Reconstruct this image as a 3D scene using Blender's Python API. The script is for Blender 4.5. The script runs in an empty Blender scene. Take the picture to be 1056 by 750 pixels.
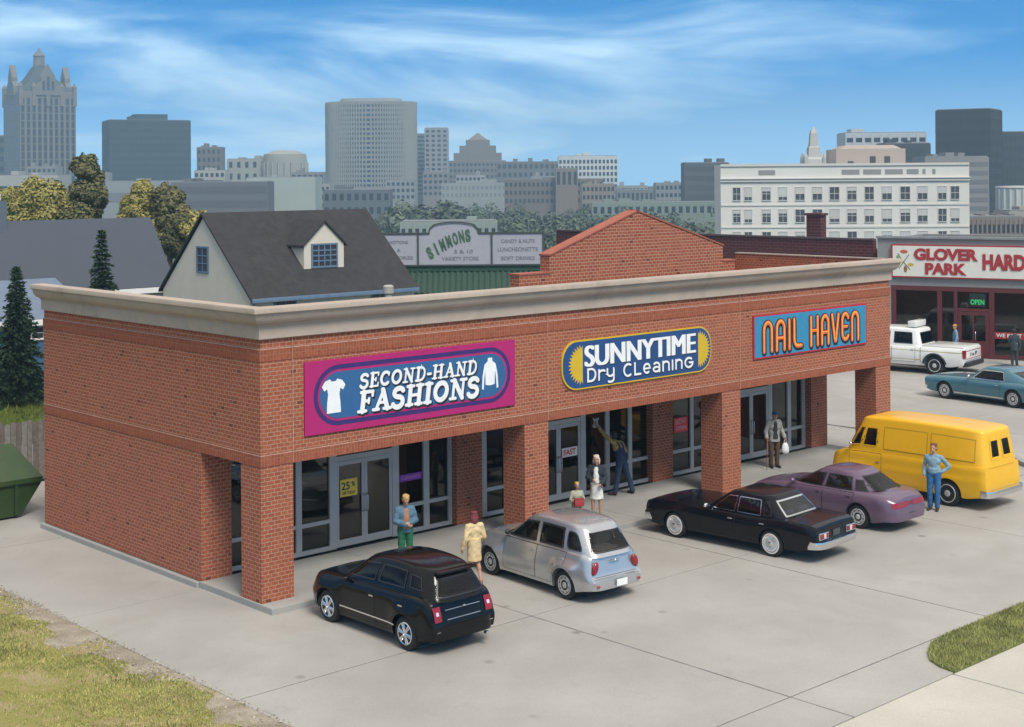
import bpy, bmesh, math, random
import numpy as np
from mathutils import Vector, Matrix
random.seed(7)
rng = np.random.default_rng(11)
SC = bpy.context.scene
COL = SC.collection
R = math.radians
pi = math.pi

# ------------------------------------------------------------------ mesh builder
class MB:
    def __init__(s):
        s.v = []; s.f = []
    def add(s, vs, fs):
        o = len(s.v); s.v.extend([tuple(map(float, p)) for p in vs])
        s.f.extend([tuple(o + i for i in f) for f in fs]); return s
    def box(s, x0, x1, y0, y1, z0, z1, bev=0):
        if x0 > x1: x0, x1 = x1, x0
        if y0 > y1: y0, y1 = y1, y0
        if z0 > z1: z0, z1 = z1, z0
        if bev > 0:
            b = min(bev, (x1-x0)*.45, (y1-y0)*.45, (z1-z0)*.45)
            m = bmesh.new(); bmesh.ops.create_cube(m, size=1)
            for q in m.verts:
                q.co = Vector(((x0+x1)/2+q.co.x*(x1-x0), (y0+y1)/2+q.co.y*(y1-y0), (z0+z1)/2+q.co.z*(z1-z0)))
            bmesh.ops.bevel(m, geom=m.edges[:], offset=b, segments=2, profile=.6, affect='EDGES')
            m.verts.index_update()
            s.add([q.co for q in m.verts], [[q.index for q in f.verts] for f in m.faces]); m.free(); return s
        return s.add([(x0,y0,z0),(x1,y0,z0),(x1,y1,z0),(x0,y1,z0),(x0,y0,z1),(x1,y0,z1),(x1,y1,z1),(x0,y1,z1)],
              [(0,3,2,1),(4,5,6,7),(0,1,5,4),(1,2,6,5),(2,3,7,6),(3,0,4,7)])
    def quad(s, a, b, c, d): return s.add([a,b,c,d], [(0,1,2,3)])
    def prism(s, poly, a0, a1, axis='z'):
        n = len(poly)
        def P(u, w, a):
            return {'z': (u,w,a), 'y': (u,a,w), 'x': (a,u,w)}[axis]
        vs = [P(u,w,a0) for u,w in poly] + [P(u,w,a1) for u,w in poly]
        fs = [tuple(range(n))[::-1], tuple(range(n, 2*n))] + [(i,(i+1)%n,n+(i+1)%n,n+i) for i in range(n)]
        return s.add(vs, fs)
    def grid(s, P):            # P[i][j] points
        n, m = len(P), len(P[0]); vs = [p for r in P for p in r]
        return s.add(vs, [(i*m+j,i*m+j+1,(i+1)*m+j+1,(i+1)*m+j) for i in range(n-1) for j in range(m-1)])
    def loft(s, rings, cap0=True, cap1=True):
        n = len(rings[0]); vs = [p for r in rings for p in r]; fs = []
        for i in range(len(rings)-1):
            for j in range(n):
                fs.append((i*n+j, i*n+(j+1)%n, (i+1)*n+(j+1)%n, (i+1)*n+j))
        if cap0: fs.append(tuple(range(n))[::-1])
        if cap1: fs.append(tuple(range((len(rings)-1)*n, len(rings)*n)))
        return s.add(vs, fs)
    def tube(s, pts, r, n=8, cap=True, sx=1.0):
        pts = [Vector(p) for p in pts]; rs = r if isinstance(r, (list, tuple)) else [r]*len(pts)
        rings = []; up = None
        for i, p in enumerate(pts):
            d = (pts[min(i+1,len(pts)-1)] - pts[max(i-1,0)])
            d = d.normalized() if d.length > 1e-9 else Vector((0,0,1))
            if up is None:
                up = Vector((0,0,1)) if abs(d.z) < .9 else Vector((1,0,0))
            a = d.cross(up)
            a = a.normalized() if a.length > 1e-6 else d.orthogonal().normalized()
            b = a.cross(d).normalized(); up = b
            rings.append([p + (a*math.cos(2*pi*k/n)*sx + b*math.sin(2*pi*k/n))*rs[i] for k in range(n)])
        return s.loft(rings, cap, cap)
    def capsule(s, a, b, ra, rb=None, n=14, flat=1.0, fdir=None):
        a, b = Vector(a), Vector(b); rb = ra if rb is None else rb
        d = b - a; L = d.length
        if L < 1e-6: d = Vector((0,0,1)); L = 0
        d.normalize(); u = d.orthogonal().normalized()
        if fdir is not None:
            fd = Vector(fdir); u = fd - d*fd.dot(d)
            u = u.normalized() if u.length > 1e-6 else d.orthogonal().normalized()
        w = d.cross(u); rings = []
        K = 5
        prof = [(-ra*math.cos(t), ra*math.sin(t)) for t in [pi/2*k/K for k in range(K+1)]]
        prof += [(L + rb*math.sin(t), rb*math.cos(t)) for t in [pi/2*k/K for k in range(K+1)]]
        for h, r in prof:
            r = max(r, 1e-4)
            rings.append([a + d*h + (u*math.cos(2*pi*k/n)*flat + w*math.sin(2*pi*k/n))*r for k in range(n)])
        return s.loft(rings)
    def ell(s, c, rx, ry, rz, n=16, m=10, rot=None):
        c = Vector(c); rings = []
        for i in range(m+1):
            t = pi*i/m; rr = max(math.sin(t), 1e-3)
            ring = [Vector((rx*rr*math.cos(2*pi*k/n), ry*rr*math.sin(2*pi*k/n), -rz*math.cos(t))) for k in range(n)]
            if rot: ring = [rot @ q for q in ring]
            rings.append([c + q for q in ring])
        return s.loft(rings)
    def lathe(s, prof, c=(0,0,0), axis='x', n=28, close=True):
        c = Vector(c); rings = []
        for h, r in prof:
            ring = []
            for k in range(n):
                a = 2*pi*k/n; u, w = r*math.cos(a), r*math.sin(a)
                ring.append(c + Vector({'x': (h,u,w), 'y': (u,h,w), 'z': (u,w,h)}[axis]))
            rings.append(ring)
        return s.loft(rings, close, close)
    def xf(s, M):
        s.v = [tuple(M @ Vector(p)) for p in s.v]; return s
    def mesh(s, name, recalc=True):
        me = bpy.data.meshes.new(name); me.from_pydata(s.v, [], s.f)
        if recalc:
            m = bmesh.new(); m.from_mesh(me); bmesh.ops.recalc_face_normals(m, faces=m.faces[:]); m.to_mesh(me); m.free()
        return me
    def build(s, name, mat, parent=None, smooth=None, uv=False, recalc=True, kind=None, label=None):
        me = s.mesh(name, recalc)
        if uv: box_uv(me)
        if smooth is not None:
            me.shade_smooth()
            if smooth < 180: me.set_sharp_from_angle(angle=R(smooth))
        return link(name, me, mat, parent, kind, label)

def box_uv(me):
    n = len(me.loops); uvl = me.uv_layers.new(name='UVMap')
    co = np.empty(len(me.vertices)*3); me.vertices.foreach_get('co', co); co = co.reshape(-1,3)
    vi = np.empty(n, dtype=np.int32); me.loops.foreach_get('vertex_index', vi)
    no = np.empty(len(me.polygons)*3); me.polygons.foreach_get('normal', no); no = np.abs(no.reshape(-1,3))
    tot = np.empty(len(me.polygons), dtype=np.int32); me.polygons.foreach_get('loop_total', tot)
    ax = np.repeat(no.argmax(1), tot); p = co[vi]; uv = np.empty((n,2))
    uv[:,0] = np.where(ax==0, p[:,1], p[:,0]); uv[:,1] = np.where(ax==2, p[:,1], p[:,2])
    uvl.data.foreach_set('uv', uv.ravel())

def link(name, me, mat, parent=None, kind=None, label=None):
    o = bpy.data.objects.new(name, me); COL.objects.link(o)
    if mat is not None: me.materials.append(mat)
    if parent is not None: o.parent = parent
    if kind: o['kind'] = kind
    if label: o['label'] = label
    return o

def thing(name, label, cat, loc=(0,0,0), rotz=0, group=None):
    o = bpy.data.objects.new(name, None); COL.objects.link(o)
    o.location = loc; o.rotation_euler = (0,0,rotz); o['label'] = label; o['category'] = cat
    if group: o['group'] = group
    return o

def tag(o, label, cat, group=None):
    o['label'] = label; o['category'] = cat
    if group: o['group'] = group
    return o

def copy_tree(o, parent=None):
    c = o.copy(); COL.objects.link(c); c.parent = parent
    for ch in list(o.children): copy_tree(ch, c)
    return c

def remesh(mb, name, voxel, mat, parent=None, smooth_it=2, label=None, folds=0):
    """one continuous surface grown from overlapping shapes"""
    me0 = mb.mesh(name+'_raw'); o = bpy.data.objects.new(name+'_raw', me0); COL.objects.link(o)
    md = o.modifiers.new('r', 'REMESH'); md.mode = 'VOXEL'; md.voxel_size = voxel; md.use_smooth_shade = True
    if smooth_it:
        ms = o.modifiers.new('s', 'SMOOTH'); ms.factor = .5; ms.iterations = smooth_it
    dg = bpy.context.evaluated_depsgraph_get(); dg.update()
    me = bpy.data.meshes.new_from_object(o.evaluated_get(dg), depsgraph=dg); me.name = name
    bpy.data.objects.remove(o); bpy.data.meshes.remove(me0)
    if folds:
        n = len(me.vertices); co = np.empty(n*3); me.vertices.foreach_get('co', co); co = co.reshape(-1,3)
        no = np.empty(n*3); me.vertices.foreach_get('normal', no); no = no.reshape(-1,3); ph = rng.uniform(0,6.28,6)
        x, y, z = co.T
        d = np.sin(z*42+6*np.sin(x*9+ph[0])+3*np.sin(y*14+ph[1])+ph[2])*.55+np.sin(z*23+x*31+4*np.sin(y*11+ph[3])+ph[4])*.45
        d = np.where(d > 0, d, d*.5); co += no*(d*folds)[:,None]; me.vertices.foreach_set('co', co.ravel()); me.update()
    me.materials.clear(); me.shade_smooth()
    return link(name, me, mat, parent, None, label)

# ------------------------------------------------------------------ text and stroke lettering (in the local XZ plane, facing -Y)
def text_mb(s, h=1.0, w=None, depth=.02, bold=0.0, shear=0.0, x=0, y=0, z=0, align='LEFT', space=1.0):
    cu = bpy.data.curves.new('t', 'FONT'); cu.body = s; cu.size = 1; cu.extrude = .5; cu.offset = bold; cu.shear = shear
    cu.space_character = space
    o = bpy.data.objects.new('t', cu); COL.objects.link(o)
    dg = bpy.context.evaluated_depsgraph_get(); dg.update()
    me = bpy.data.meshes.new_from_object(o.evaluated_get(dg), depsgraph=dg)
    vs = np.array([tuple(q.co) for q in me.vertices]); fs = [tuple(p.vertices) for p in me.polygons]
    bpy.data.objects.remove(o); bpy.data.curves.remove(cu); bpy.data.meshes.remove(me)
    x0, x1, y0, y1 = vs[:,0].min(), vs[:,0].max(), vs[:,1].min(), vs[:,1].max()
    sy = h/(y1-y0); sx = sy if w is None else w/(x1-x0)
    W = (x1-x0)*sx
    ox = x - (0 if align == 'LEFT' else W/2)
    mb = MB()
    mb.add([((p[0]-x0)*sx+ox, y-(p[2]+.5)*depth, (p[1]-y0)*sy+z) for p in vs], fs)
    return mb

def arc(cx, cy, rx, ry, a0, a1, n=12):
    return [(cx+rx*math.cos(R(a0+(a1-a0)*k/n)), cy+ry*math.sin(R(a0+(a1-a0)*k/n))) for k in range(n+1)]

def stroke(mb, pts, r, y0, y1, round_cap=True):
    """a ribbon of half-width r along 2-D points (x,z) between depth y0 (back) and y1 (front)"""
    P = [Vector(p) for p in pts]; n = len(P); Lf = []; Rt = []
    loop = n > 3 and (P[0]-P[-1]).length < 1e-4
    for i in range(n):
        a = P[i]-P[i-1] if i else P[1]-P[0]; b = P[i+1]-P[i] if i < n-1 else a
        if loop and i in (0, n-1): a, b = P[-1]-P[-2], P[1]-P[0]
        a = a.normalized(); b = b.normalized(); t = (a+b)
        t = t.normalized() if t.length > 1e-6 else a
        nn = Vector((-t.y, t.x)); k = r/max(.35, nn.dot(Vector((-a.y, a.x))))
        Lf.append(P[i]+nn*k); Rt.append(P[i]-nn*k)
    vs = []; fs = []
    for i in range(n):
        for q in (Lf[i], Rt[i]):
            vs.append((q.x,y1,q.y)); vs.append((q.x,y0,q.y))
    for i in range(n-1):
        a = 4*i; b = a+4
        fs += [(a,a+2,b+2,b), (a,b,b+1,a+1), (a+2,a+3,b+3,b+2)]
    fs += [(0,1,3,2), (4*n-4,4*n-2,4*n-1,4*n-3)]
    mb.add(vs, fs)
    if round_cap and not loop:
        for c, q in ((P[0], P[0]-P[1]), (P[-1], P[-1]-P[-2])):
            a0 = math.atan2(q.y, q.x)
            ring = [(c.x+r*math.cos(a0+t), c.y+r*math.sin(a0+t)) for t in [(-.5+k/8)*pi for k in range(9)]]
            mb.prism(ring, y0, y1, 'y')

def glyph_text(glyphs, s, x, z, h, wscale, gap, depth, y, shear=0.0, grow=0.0, dx=0, dz=0):
    """glyphs: char -> (width, [(points, radius)]) in a box of height 1"""
    mb = MB(); cx = x; k = 0
    for ch in s:
        if ch == ' ': cx += .42*h*wscale; continue
        w, strokes = glyphs[ch]
        for pts, r in strokes:
            q = [(cx+p[0]*h*wscale+shear*p[1]*h+dx, z+p[1]*h+dz) for p in pts]
            stroke(mb, q, r*h+grow, y, y-depth-k*.0004); k = (k+1) % 23
        cx += w*h*wscale + gap*h
    return mb, cx
HAZE_D = .00050; HAZE_C = (.52,.77,.93,1); SKY_S = .13; SKY_H = .5; SKY_SAT = 1.2; SKY_T = (.06,1.22,1.52,1); CLOUD_K = 1.15; CLOUD_C = (5.4,7.6,9.2,1); FILL_VEIL_C = (6.6,6.1,5.5,1); SUN_E = 3.0; SUN_ANG = 20; EXPO = 0.26
# ------------------------------------------------------------------ materials
MATS = {}
def nt(name):
    m = bpy.data.materials.new(name); m.use_nodes = True
    return m, m.node_tree.nodes, m.node_tree.links, m.node_tree.nodes['Principled BSDF']
def vmix(N, L, a, b, fac, mode='MIX'):
    x = N.new('ShaderNodeMix'); x.data_type = 'RGBA'; x.blend_type = mode
    for sock, val in ((x.inputs[0], fac), (x.inputs[6], a), (x.inputs[7], b)):
        if hasattr(val, 'is_output'): L.new(val, sock)
        elif isinstance(val, (tuple, list)): sock.default_value = (*val[:3], 1)
        else: sock.default_value = val
    return x.outputs[2]
def noise(N, L, scale, detail=4, rough=.55, vec=None, dist=0):
    n = N.new('ShaderNodeTexNoise'); n.inputs['Scale'].default_value = scale; n.inputs['Detail'].default_value = detail
    n.inputs['Roughness'].default_value = rough; n.inputs['Distortion'].default_value = dist
    if vec is not None: L.new(vec, n.inputs['Vector'])
    return n.outputs['Fac']
def ramp(N, L, fac, a, b, ca=(0,0,0), cb=(1,1,1)):
    r = N.new('ShaderNodeValToRGB'); r.color_ramp.elements[0].position = a; r.color_ramp.elements[1].position = b
    r.color_ramp.elements[0].color = (*ca, 1); r.color_ramp.elements[1].color = (*cb, 1)
    L.new(fac, r.inputs[0]); return r.outputs[0]
def objco(N, scale=None):
    t = N.new('ShaderNodeTexCoord'); return t.outputs['Object']

def mat(name, col, rough=.6, metal=0, var=.12, scale=3.0, bump=0, coat=0, spec=.5, dirt=None, bscale=None, emit=None, dirtscale=1.3):
    if name in MATS: return MATS[name]
    m, N, L, B = nt(name); co = objco(N)
    f = noise(N, L, scale, 5, .6, co)
    c0 = tuple(c*(1-var) for c in col); c1 = tuple(min(1, c*(1+var)) for c in col)
    c = ramp(N, L, f, .3, .7, c0, c1)
    if dirt:
        f2 = noise(N, L, scale*dirtscale*.35, 6, .65, co, .4)
        c = vmix(N, L, c, dirt, ramp(N, L, f2, .52, .78))
    L.new(c, B.inputs['Base Color'])
    B.inputs['Roughness'].default_value = rough; B.inputs['Metallic'].default_value = metal
    B.inputs['Specular IOR Level'].default_value = spec
    if coat: B.inputs['Coat Weight'].default_value = coat; B.inputs['Coat Roughness'].default_value = .06
    if bump:
        b = N.new('ShaderNodeBump'); b.inputs['Strength'].default_value = bump; b.inputs['Distance'].default_value = .02
        L.new(noise(N, L, bscale or scale*6, 4, .6, co), b.inputs['Height']); L.new(b.outputs[0], B.inputs['Normal'])
    if emit:
        B.inputs['Emission Color'].default_value = (*emit[0], 1); B.inputs['Emission Strength'].default_value = emit[1]
    MATS[name] = m; return m

def brick(name, c1, c2, mortar, bw=.25, rh=.1, ms=.012, off=.5, swap=False, dark=.022, wear=.25):
    if name in MATS: return MATS[name]
    m, N, L, B = nt(name)
    t = N.new('ShaderNodeTexCoord'); vec = t.outputs['UV']
    if swap:
        mp = N.new('ShaderNodeMapping'); mp.inputs['Rotation'].default_value = (0,0,pi/2); L.new(vec, mp.inputs[0]); vec = mp.outputs[0]
    br = N.new('ShaderNodeTexBrick'); L.new(vec, br.inputs['Vector'])
    br.inputs['Scale'].default_value = 1; br.inputs['Brick Width'].default_value = bw; br.inputs['Row Height'].default_value = rh
    br.inputs['Mortar Size'].default_value = ms; br.inputs['Mortar Smooth'].default_value = .15; br.offset = off
    br.inputs['Color1'].default_value = (*c1,1); br.inputs['Color2'].default_value = (*c2,1); br.inputs['Mortar'].default_value = (*mortar,1)
    br.inputs['Bias'].default_value = -.1
    # odd dark bricks: one random value for each brick
    sx = N.new('ShaderNodeSeparateXYZ'); L.new(vec, sx.inputs[0])
    def mth(op, a, b=None):
        q = N.new('ShaderNodeMath'); q.operation = op
        for i, v in enumerate((a, b)):
            if v is None: continue
            if hasattr(v, 'is_output'): L.new(v, q.inputs[i])
            else: q.inputs[i].default_value = v
        return q.outputs[0]
    row = mth('FLOOR', mth('DIVIDE', sx.outputs[1], rh))
    odd = mth('MULTIPLY', mth('SUBTRACT', 1, mth('MODULO', mth('ABSOLUTE', row), 2)), off)
    colm = mth('FLOOR', mth('ADD', mth('DIVIDE', sx.outputs[0], bw), odd))
    cb = N.new('ShaderNodeCombineXYZ'); L.new(colm, cb.inputs[0]); L.new(row, cb.inputs[1])
    wn = N.new('ShaderNodeTexWhiteNoise'); wn.noise_dimensions = '2D'; L.new(cb.outputs[0], wn.inputs['Vector'])
    isb = mth('SUBTRACT', 1, br.outputs['Fac'])
    dk = mth('MULTIPLY', mth('GREATER_THAN', wn.outputs['Value'], 1-dark*.35), mth('MULTIPLY', isb, .7))
    c = vmix(N, L, br.outputs['Color'], tuple(q*.22 for q in c1), dk)
    co = objco(N)
    f = noise(N, L, .7, 6, .65, co); c = vmix(N, L, c, tuple(min(1, q*1.25+.015) for q in c2), mth('MULTIPLY', ramp(N, L, f, .45, .75), wear))
    f = noise(N, L, 14, 3, .6, co); c = vmix(N, L, c, ramp(N, L, f, .25, .75, (.72,.72,.72), (1.12,1.12,1.12)), 1.0, 'MULTIPLY')
    L.new(c, B.inputs['Base Color']); B.inputs['Roughness'].default_value = .85; B.inputs['Specular IOR Level'].default_value = .25
    b = N.new('ShaderNodeBump'); b.inputs['Strength'].default_value = .55; b.inputs['Distance'].default_value = .012
    L.new(mth('ADD', isb, mth('MULTIPLY', f, .35)), b.inputs['Height']); L.new(b.outputs[0], B.inputs['Normal'])
    MATS[name] = m; return m

def concrete(name, col, sc=1.0, stain=.5):
    m, N, L, B = nt(name); co = objco(N)
    f = noise(N, L, .22*sc, 6, .6, co); c = ramp(N, L, f, .3, .72, tuple(q*.80 for q in col), tuple(q*1.1 for q in col))
    fb = noise(N, L, .16*sc, 5, .62, co, .8); c = vmix(N, L, c, (col[0]*.80, col[1]*.775, col[2]*.74), ramp(N, L, fb, .5, .78))
    f2 = noise(N, L, 1.1*sc, 7, .7, co, .6); c = vmix(N, L, c, tuple(q*.8 for q in col), ramp(N, L, f2, .55, .85))
    f3 = noise(N, L, 28*sc, 3, .6, co); c = vmix(N, L, c, ramp(N, L, f3, .25, .8, (.9,.9,.9), (1.06,1.06,1.06)), 1.0, 'MULTIPLY')
    # small dark oil spots
    v = N.new('ShaderNodeTexVoronoi'); v.inputs['Scale'].default_value = .75*sc; L.new(co, v.inputs['Vector'])
    spots = ramp(N, L, v.outputs['Distance'], .03, .12, (1,1,1), (0,0,0))
    f4 = noise(N, L, .6, 3, .5, co); k = N.new('ShaderNodeMath'); k.operation = 'MULTIPLY'
    L.new(spots, k.inputs[0]); L.new(ramp(N, L, f4, .46, .58), k.inputs[1])
    k2 = N.new('ShaderNodeMath'); k2.operation = 'MULTIPLY'; L.new(k.outputs[0], k2.inputs[0]); k2.inputs[1].default_value = stain
    c = vmix(N, L, c, tuple(q*.35 for q in col), k2.outputs[0])
    L.new(c, B.inputs['Base Color']); B.inputs['Roughness'].default_value = .82; B.inputs['Specular IOR Level'].default_value = .3
    b = N.new('ShaderNodeBump'); b.inputs['Strength'].default_value = .15; b.inputs['Distance'].default_value = .01
    L.new(f3, b.inputs['Height']); L.new(b.outputs[0], B.inputs['Normal'])
    MATS[name] = m; return m

def glass(name, tint=(.25,.27,.28), rough=.03, gl=.9, ior=1.6):
    m, N, L, B = nt(name); out = N['Material Output']
    tr = N.new('ShaderNodeBsdfTransparent'); tr.inputs[0].default_value = (*tint,1)
    g = N.new('ShaderNodeBsdfGlossy'); g.inputs['Roughness'].default_value = rough; g.inputs['Color'].default_value = (gl,gl,gl,1)
    fr = N.new('ShaderNodeFresnel'); fr.inputs['IOR'].default_value = ior
    mx = N.new('ShaderNodeMixShader'); L.new(fr.outputs[0], mx.inputs[0]); L.new(tr.outputs[0], mx.inputs[1]); L.new(g.outputs[0], mx.inputs[2])
    L.new(mx.outputs[0], out.inputs['Surface']); MATS[name] = m; return m

def turf(name, cols, scale=2.0):
    """patchy ground: a ramp of colours over noise"""
    m, N, L, B = nt(name); co = objco(N)
    f = noise(N, L, scale*.45, 7, .68, co, .5); r = N.new('ShaderNodeValToRGB'); e = r.color_ramp.elements
    e[0].position = .3; e[0].color = (*cols[0],1); e[1].position = .72; e[1].color = (*cols[-1],1)
    for i, c in enumerate(cols[1:-1]):
        q = e.new(.3+.42*(i+1)/(len(cols)-1)); q.color = (*c,1)
    L.new(f, r.inputs[0]); f3 = noise(N, L, 40, 4, .7, co)
    c = vmix(N, L, r.outputs[0], ramp(N, L, f3, .25, .8, (.6,.6,.6), (1.3,1.3,1.3)), 1.0, 'MULTIPLY')
    L.new(c, B.inputs['Base Color']); B.inputs['Roughness'].default_value = .95; B.inputs['Specular IOR Level'].default_value = .1
    b = N.new('ShaderNodeBump'); b.inputs['Strength'].default_value = .6; b.inputs['Distance'].default_value = .03
    L.new(f3, b.inputs['Height']); L.new(b.outputs[0], B.inputs['Normal'])
    MATS[name] = m; return m

def leafmat(name, c0, c1, sc=1.5):
    m, N, L, B = nt(name); co = objco(N)
    g = N.new('ShaderNodeNewGeometry')
    c = ramp(N, L, g.outputs['Random Per Island'], 0.05, .95, c0, c1)
    f = noise(N, L, sc, 3, .6, co); c = vmix(N, L, c, ramp(N, L, f, .3, .7, (.65,.65,.65), (1.25,1.25,1.25)), 1.0, 'MULTIPLY')
    L.new(c, B.inputs['Base Color']); B.inputs['Roughness'].default_value = .75; B.inputs['Specular IOR Level'].default_value = .2
    MATS[name] = m; return m

MO = (.45,.25,.175)
BR = brick('red_brick', (.37,.108,.054), (.275,.077,.040), MO, .175, .090, .0095)
BR_SOLD = brick('soldier_brick', (.33,.096,.050), (.27,.075,.040), (.37,.16,.10), .29, .085, .007, 0, True, dark=.0)
BR_GAB = brick('gable_brick', (.36,.105,.055), (.27,.07,.038), (.50,.29,.20), .21, .108, .012)
BR_MAR = brick('maroon_brick', (.10,.032,.036), (.082,.027,.032), (.15,.075,.075), .5, .17, .018, dark=0)
STONE = mat('cornice_stone', (.42,.338,.272), .75, var=.06, scale=1.2, bump=.05, dirt=(.27,.225,.18))
ALU = mat('storefront_frame', (.45,.445,.445), .42, .05, var=.06, scale=2)
GL = glass('storefront_glass', (.30,.30,.30))
CONC = concrete('lot_concrete', (.375,.362,.334), 1.0, .8)
WALKC = concrete('walk_concrete', (.35,.345,.325), 1.6, .25)
STREETC = concrete('street_concrete', (.47,.45,.39), .9, .35)
DARK = mat('dark_interior', (.035,.032,.030), .8)
BLACK = mat('black_rubber', (.012,.012,.012), .7, var=.1)
CHROME = mat('chrome', (.75,.75,.76), .13, 1, var=.03)
WHITE = mat('white_paint', (.78,.77,.74), .5, var=.04)
REDL = mat('red_lens', (.26,.008,.016), .22, var=.15, coat=.4)
TAR = mat('roof_tar', (.09,.088,.085), .9, var=.2, scale=.8, bump=.2)
# ------------------------------------------------------------------ ground, lot, street
GL0 = -.15                      # level of the parking lot; the walk round the shops is at 0
def slab_field(name, xs, ys, z, th, gap, m, clip=None):
    mb = MB()
    for i in range(len(xs)-1):
        for j in range(len(ys)-1):
            dz = random.uniform(-.004, .004)
            mb.box(xs[i]+gap, xs[i+1]-gap, ys[j]+gap, ys[j+1]-gap, z-th, z+dz, .012)
    return mb.build(name, m, None, kind='structure')
xs = [-3.43] + [4.05+7.05*k for k in range(0, 7)]
ys = [-12.72, -11.33, -4.4, 2.5, 9.55, 16.5, 23.5]
slab_field('parking_lot', xs, ys, GL0, .12, .018, CONC)
mb = MB()
for i, x in enumerate(xs[1:-1]): mb.box(x-.0225, x+.0225, ys[0]+.03, ys[-1]-.03, -.25, GL0-.008-.0004*i)
for i, y in enumerate(ys[1:-1]): mb.box(xs[0]+.03, xs[-1]-.03, y-.0225, y+.0225, -.25, GL0-.0105-.0004*i)
mb.build('pavement_joint', mat('joint_sealant', (.15,.14,.125), .9, var=.4, scale=3), None, kind='structure')
MB().box(-3.38, 46.2, -12.7, 23.4, -.6, -.215).build('lot_bed_ground', mat('joint_dirt', (.10,.092,.08), .95, var=.3, scale=4), None, kind='structure')
xs2 = [-30+7.05*k for k in range(-1, 17)]
xs2 = [0.05, 7.25, 14.4, 21.5, 28.5, 35.5]
mb = MB()
xx = [-20.3, -13.2, -6.1, .15] + xs2[1:]
for i in range(len(xx)-1):
    mb.box(xx[i]+.02, xx[i+1]-.02, -19.0, -12.76, -.3, -.135, .02)
    mb.box(xx[i]+.02, xx[i+1]-.02, -26.0, -19.04, -.3, -.135, .02)
mb.build('street', STREETC, None, kind='structure')
# side street beyond the kerb on the far side of the lot
mb = MB(); mb.box(46.4, 49.5, -14, 30, -.3, GL0+.10, .03); mb.box(49.5, 53, -14, 30, -.3, GL0+.104)
mb.build('store_sidewalk', WALKC, None, kind='structure')
kp = [(29.15, 12), (29.1, 5.6), (29.0, 1.0), (28.65, -1.4), (27.82, -2.86), (26.98, -3.66), (25.9, -5.2), (25.3, -7.2), (25.2, -12)]
mb = MB()
for a, b in zip(kp[:-1], kp[1:]):
    d = Vector((b[0]-a[0], b[1]-a[1])).normalized(); n = Vector((-d.y, d.x))*.11
mb2 = MB(); rings = []
for i, p in enumerate(kp):
    a = Vector(kp[max(i-1,0)]); b = Vector(kp[min(i+1,len(kp)-1)]); d = (b-a).normalized(); n = Vector((-d.y, d.x))
    q = Vector(p); hgt = .12 if i > 1 else .035
    if p[1] < .5: hgt = .14
    rings.append([(q.x+n.x*s, q.y+n.y*s, h) for s, h in ((.13,-.3),(.13,GL0+hgt-.03),(.09,GL0+hgt),(-.13,GL0+hgt),(-.13,-.3))])
mb2.loft(rings).build('kerb', WALKC, None, smooth=40, kind='structure')

# far ground: flat near by, falling to the lower city
mb = MB(); rad = [0, 30, 55, 80, 105, 125, 150, 180, 215, 250, 290, 340, 420, 600, 900, 1400, 2200, 3200]; P = []
for r in rad:
    row = []
    for k in range(65):
        a = 2*pi*k/64; t = min(1, max(0, (r-105)/185)); z = -.33-15*(t*t*(3-2*t))
        row.append((12+r*math.cos(a), 2+r*math.sin(a), z))
    P.append(row)
mb.grid(P).build('ground', turf('far_ground', [(.06,.075,.035),(.08,.09,.05),(.12,.11,.08)], .3), None, smooth=180, kind='structure')

# walk round the shops
mb = MB()
wx = [-.03, 4.05, 8.05, 12.05, 16.05, 20.05, 24.95]
for i in range(6): mb.box(wx[i]+(.006 if i else 0), wx[i+1]-(.006 if i < 5 else 0), -.46, 2.62, -.3, 0, .02)
mb.box(-.10, .9, 2.63, 10.93, -.3, -.02, .02); mb.box(24.0, 24.95, 2.63, 6.4, -.3, -.02, .02)
mb.build('sidewalk', WALKC, None, kind='structure')

# ------------------------------------------------------------------ brick shop building
LW, PW, PD, ZL, ZT, ZB, YE = 24.853, .853, .82, 3.03, 3.27, 5.87, 2.557
mall = thing('shop_building', 'long red brick strip of three shops with stone cornice and brick pillars', 'shop building', (0,0,0))
def wall(name, boxes, m=BR, **k):
    mb = MB()
    for b in boxes: mb.box(*b)
    return mb.build(name, m, mall, uv=True, **k)
XR, YR = 13.8, 6.45
wall('front_wall', [(0,LW,0,PD,ZT,5.37), (.02,LW-.02,.02,PD,5.63,ZB)])
wall('side_wall', [(0,.82,YE,10.85,0,ZL), (0,.82,PD,10.85,ZT,5.37), (.02,.82,PD,10.85,5.63,ZB)])
wall('side_wall', [(LW-.93,LW,YE,YR,0,ZL), (LW-.82,LW,PD,YR,ZT,5.37), (LW-.82,LW-.02,PD,YR,5.63,ZB)])
wall('rear_wall', [(.82,XR,10.5,10.85,0,4.98), (XR-.3,XR,YR+.02,10.5,0,4.98), (XR,LW-.95,YR-.3,YR-.01,0,4.98)])
wall('parapet', [(LW-.16,LW-.02,.15,YR,ZB,6.56), (.02,.15,.15,10.85,ZB,6.56), (.02,LW-.02,.02,.15,ZB,6.56)])
wall('soldier_course', [(-.015,LW+.015,-.015,PD,ZL,ZT), (-.015,.82,PD,10.86,ZL,ZT), (LW-.82,LW+.015,PD,YR,ZL,ZT)], BR_SOLD)
wall('soldier_course', [(-.015,LW+.015,-.015,PD,5.37,5.63), (-.015,.82,PD,10.86,5.37,5.63), (LW-.82,LW+.015,PD,YR,5.37,5.63)], BR_SOLD)
mb = MB(); ML = mat('pale_mortar', (.46,.31,.25), .9, var=.25, scale=9)
for z in (ZT, 5.63):
    mb.box(-.006, LW+.006, -.006, 0.01, z-.012, z+.016); mb.box(-.006, .01, .012, 10.85, z-.012, z+.016)
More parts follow.
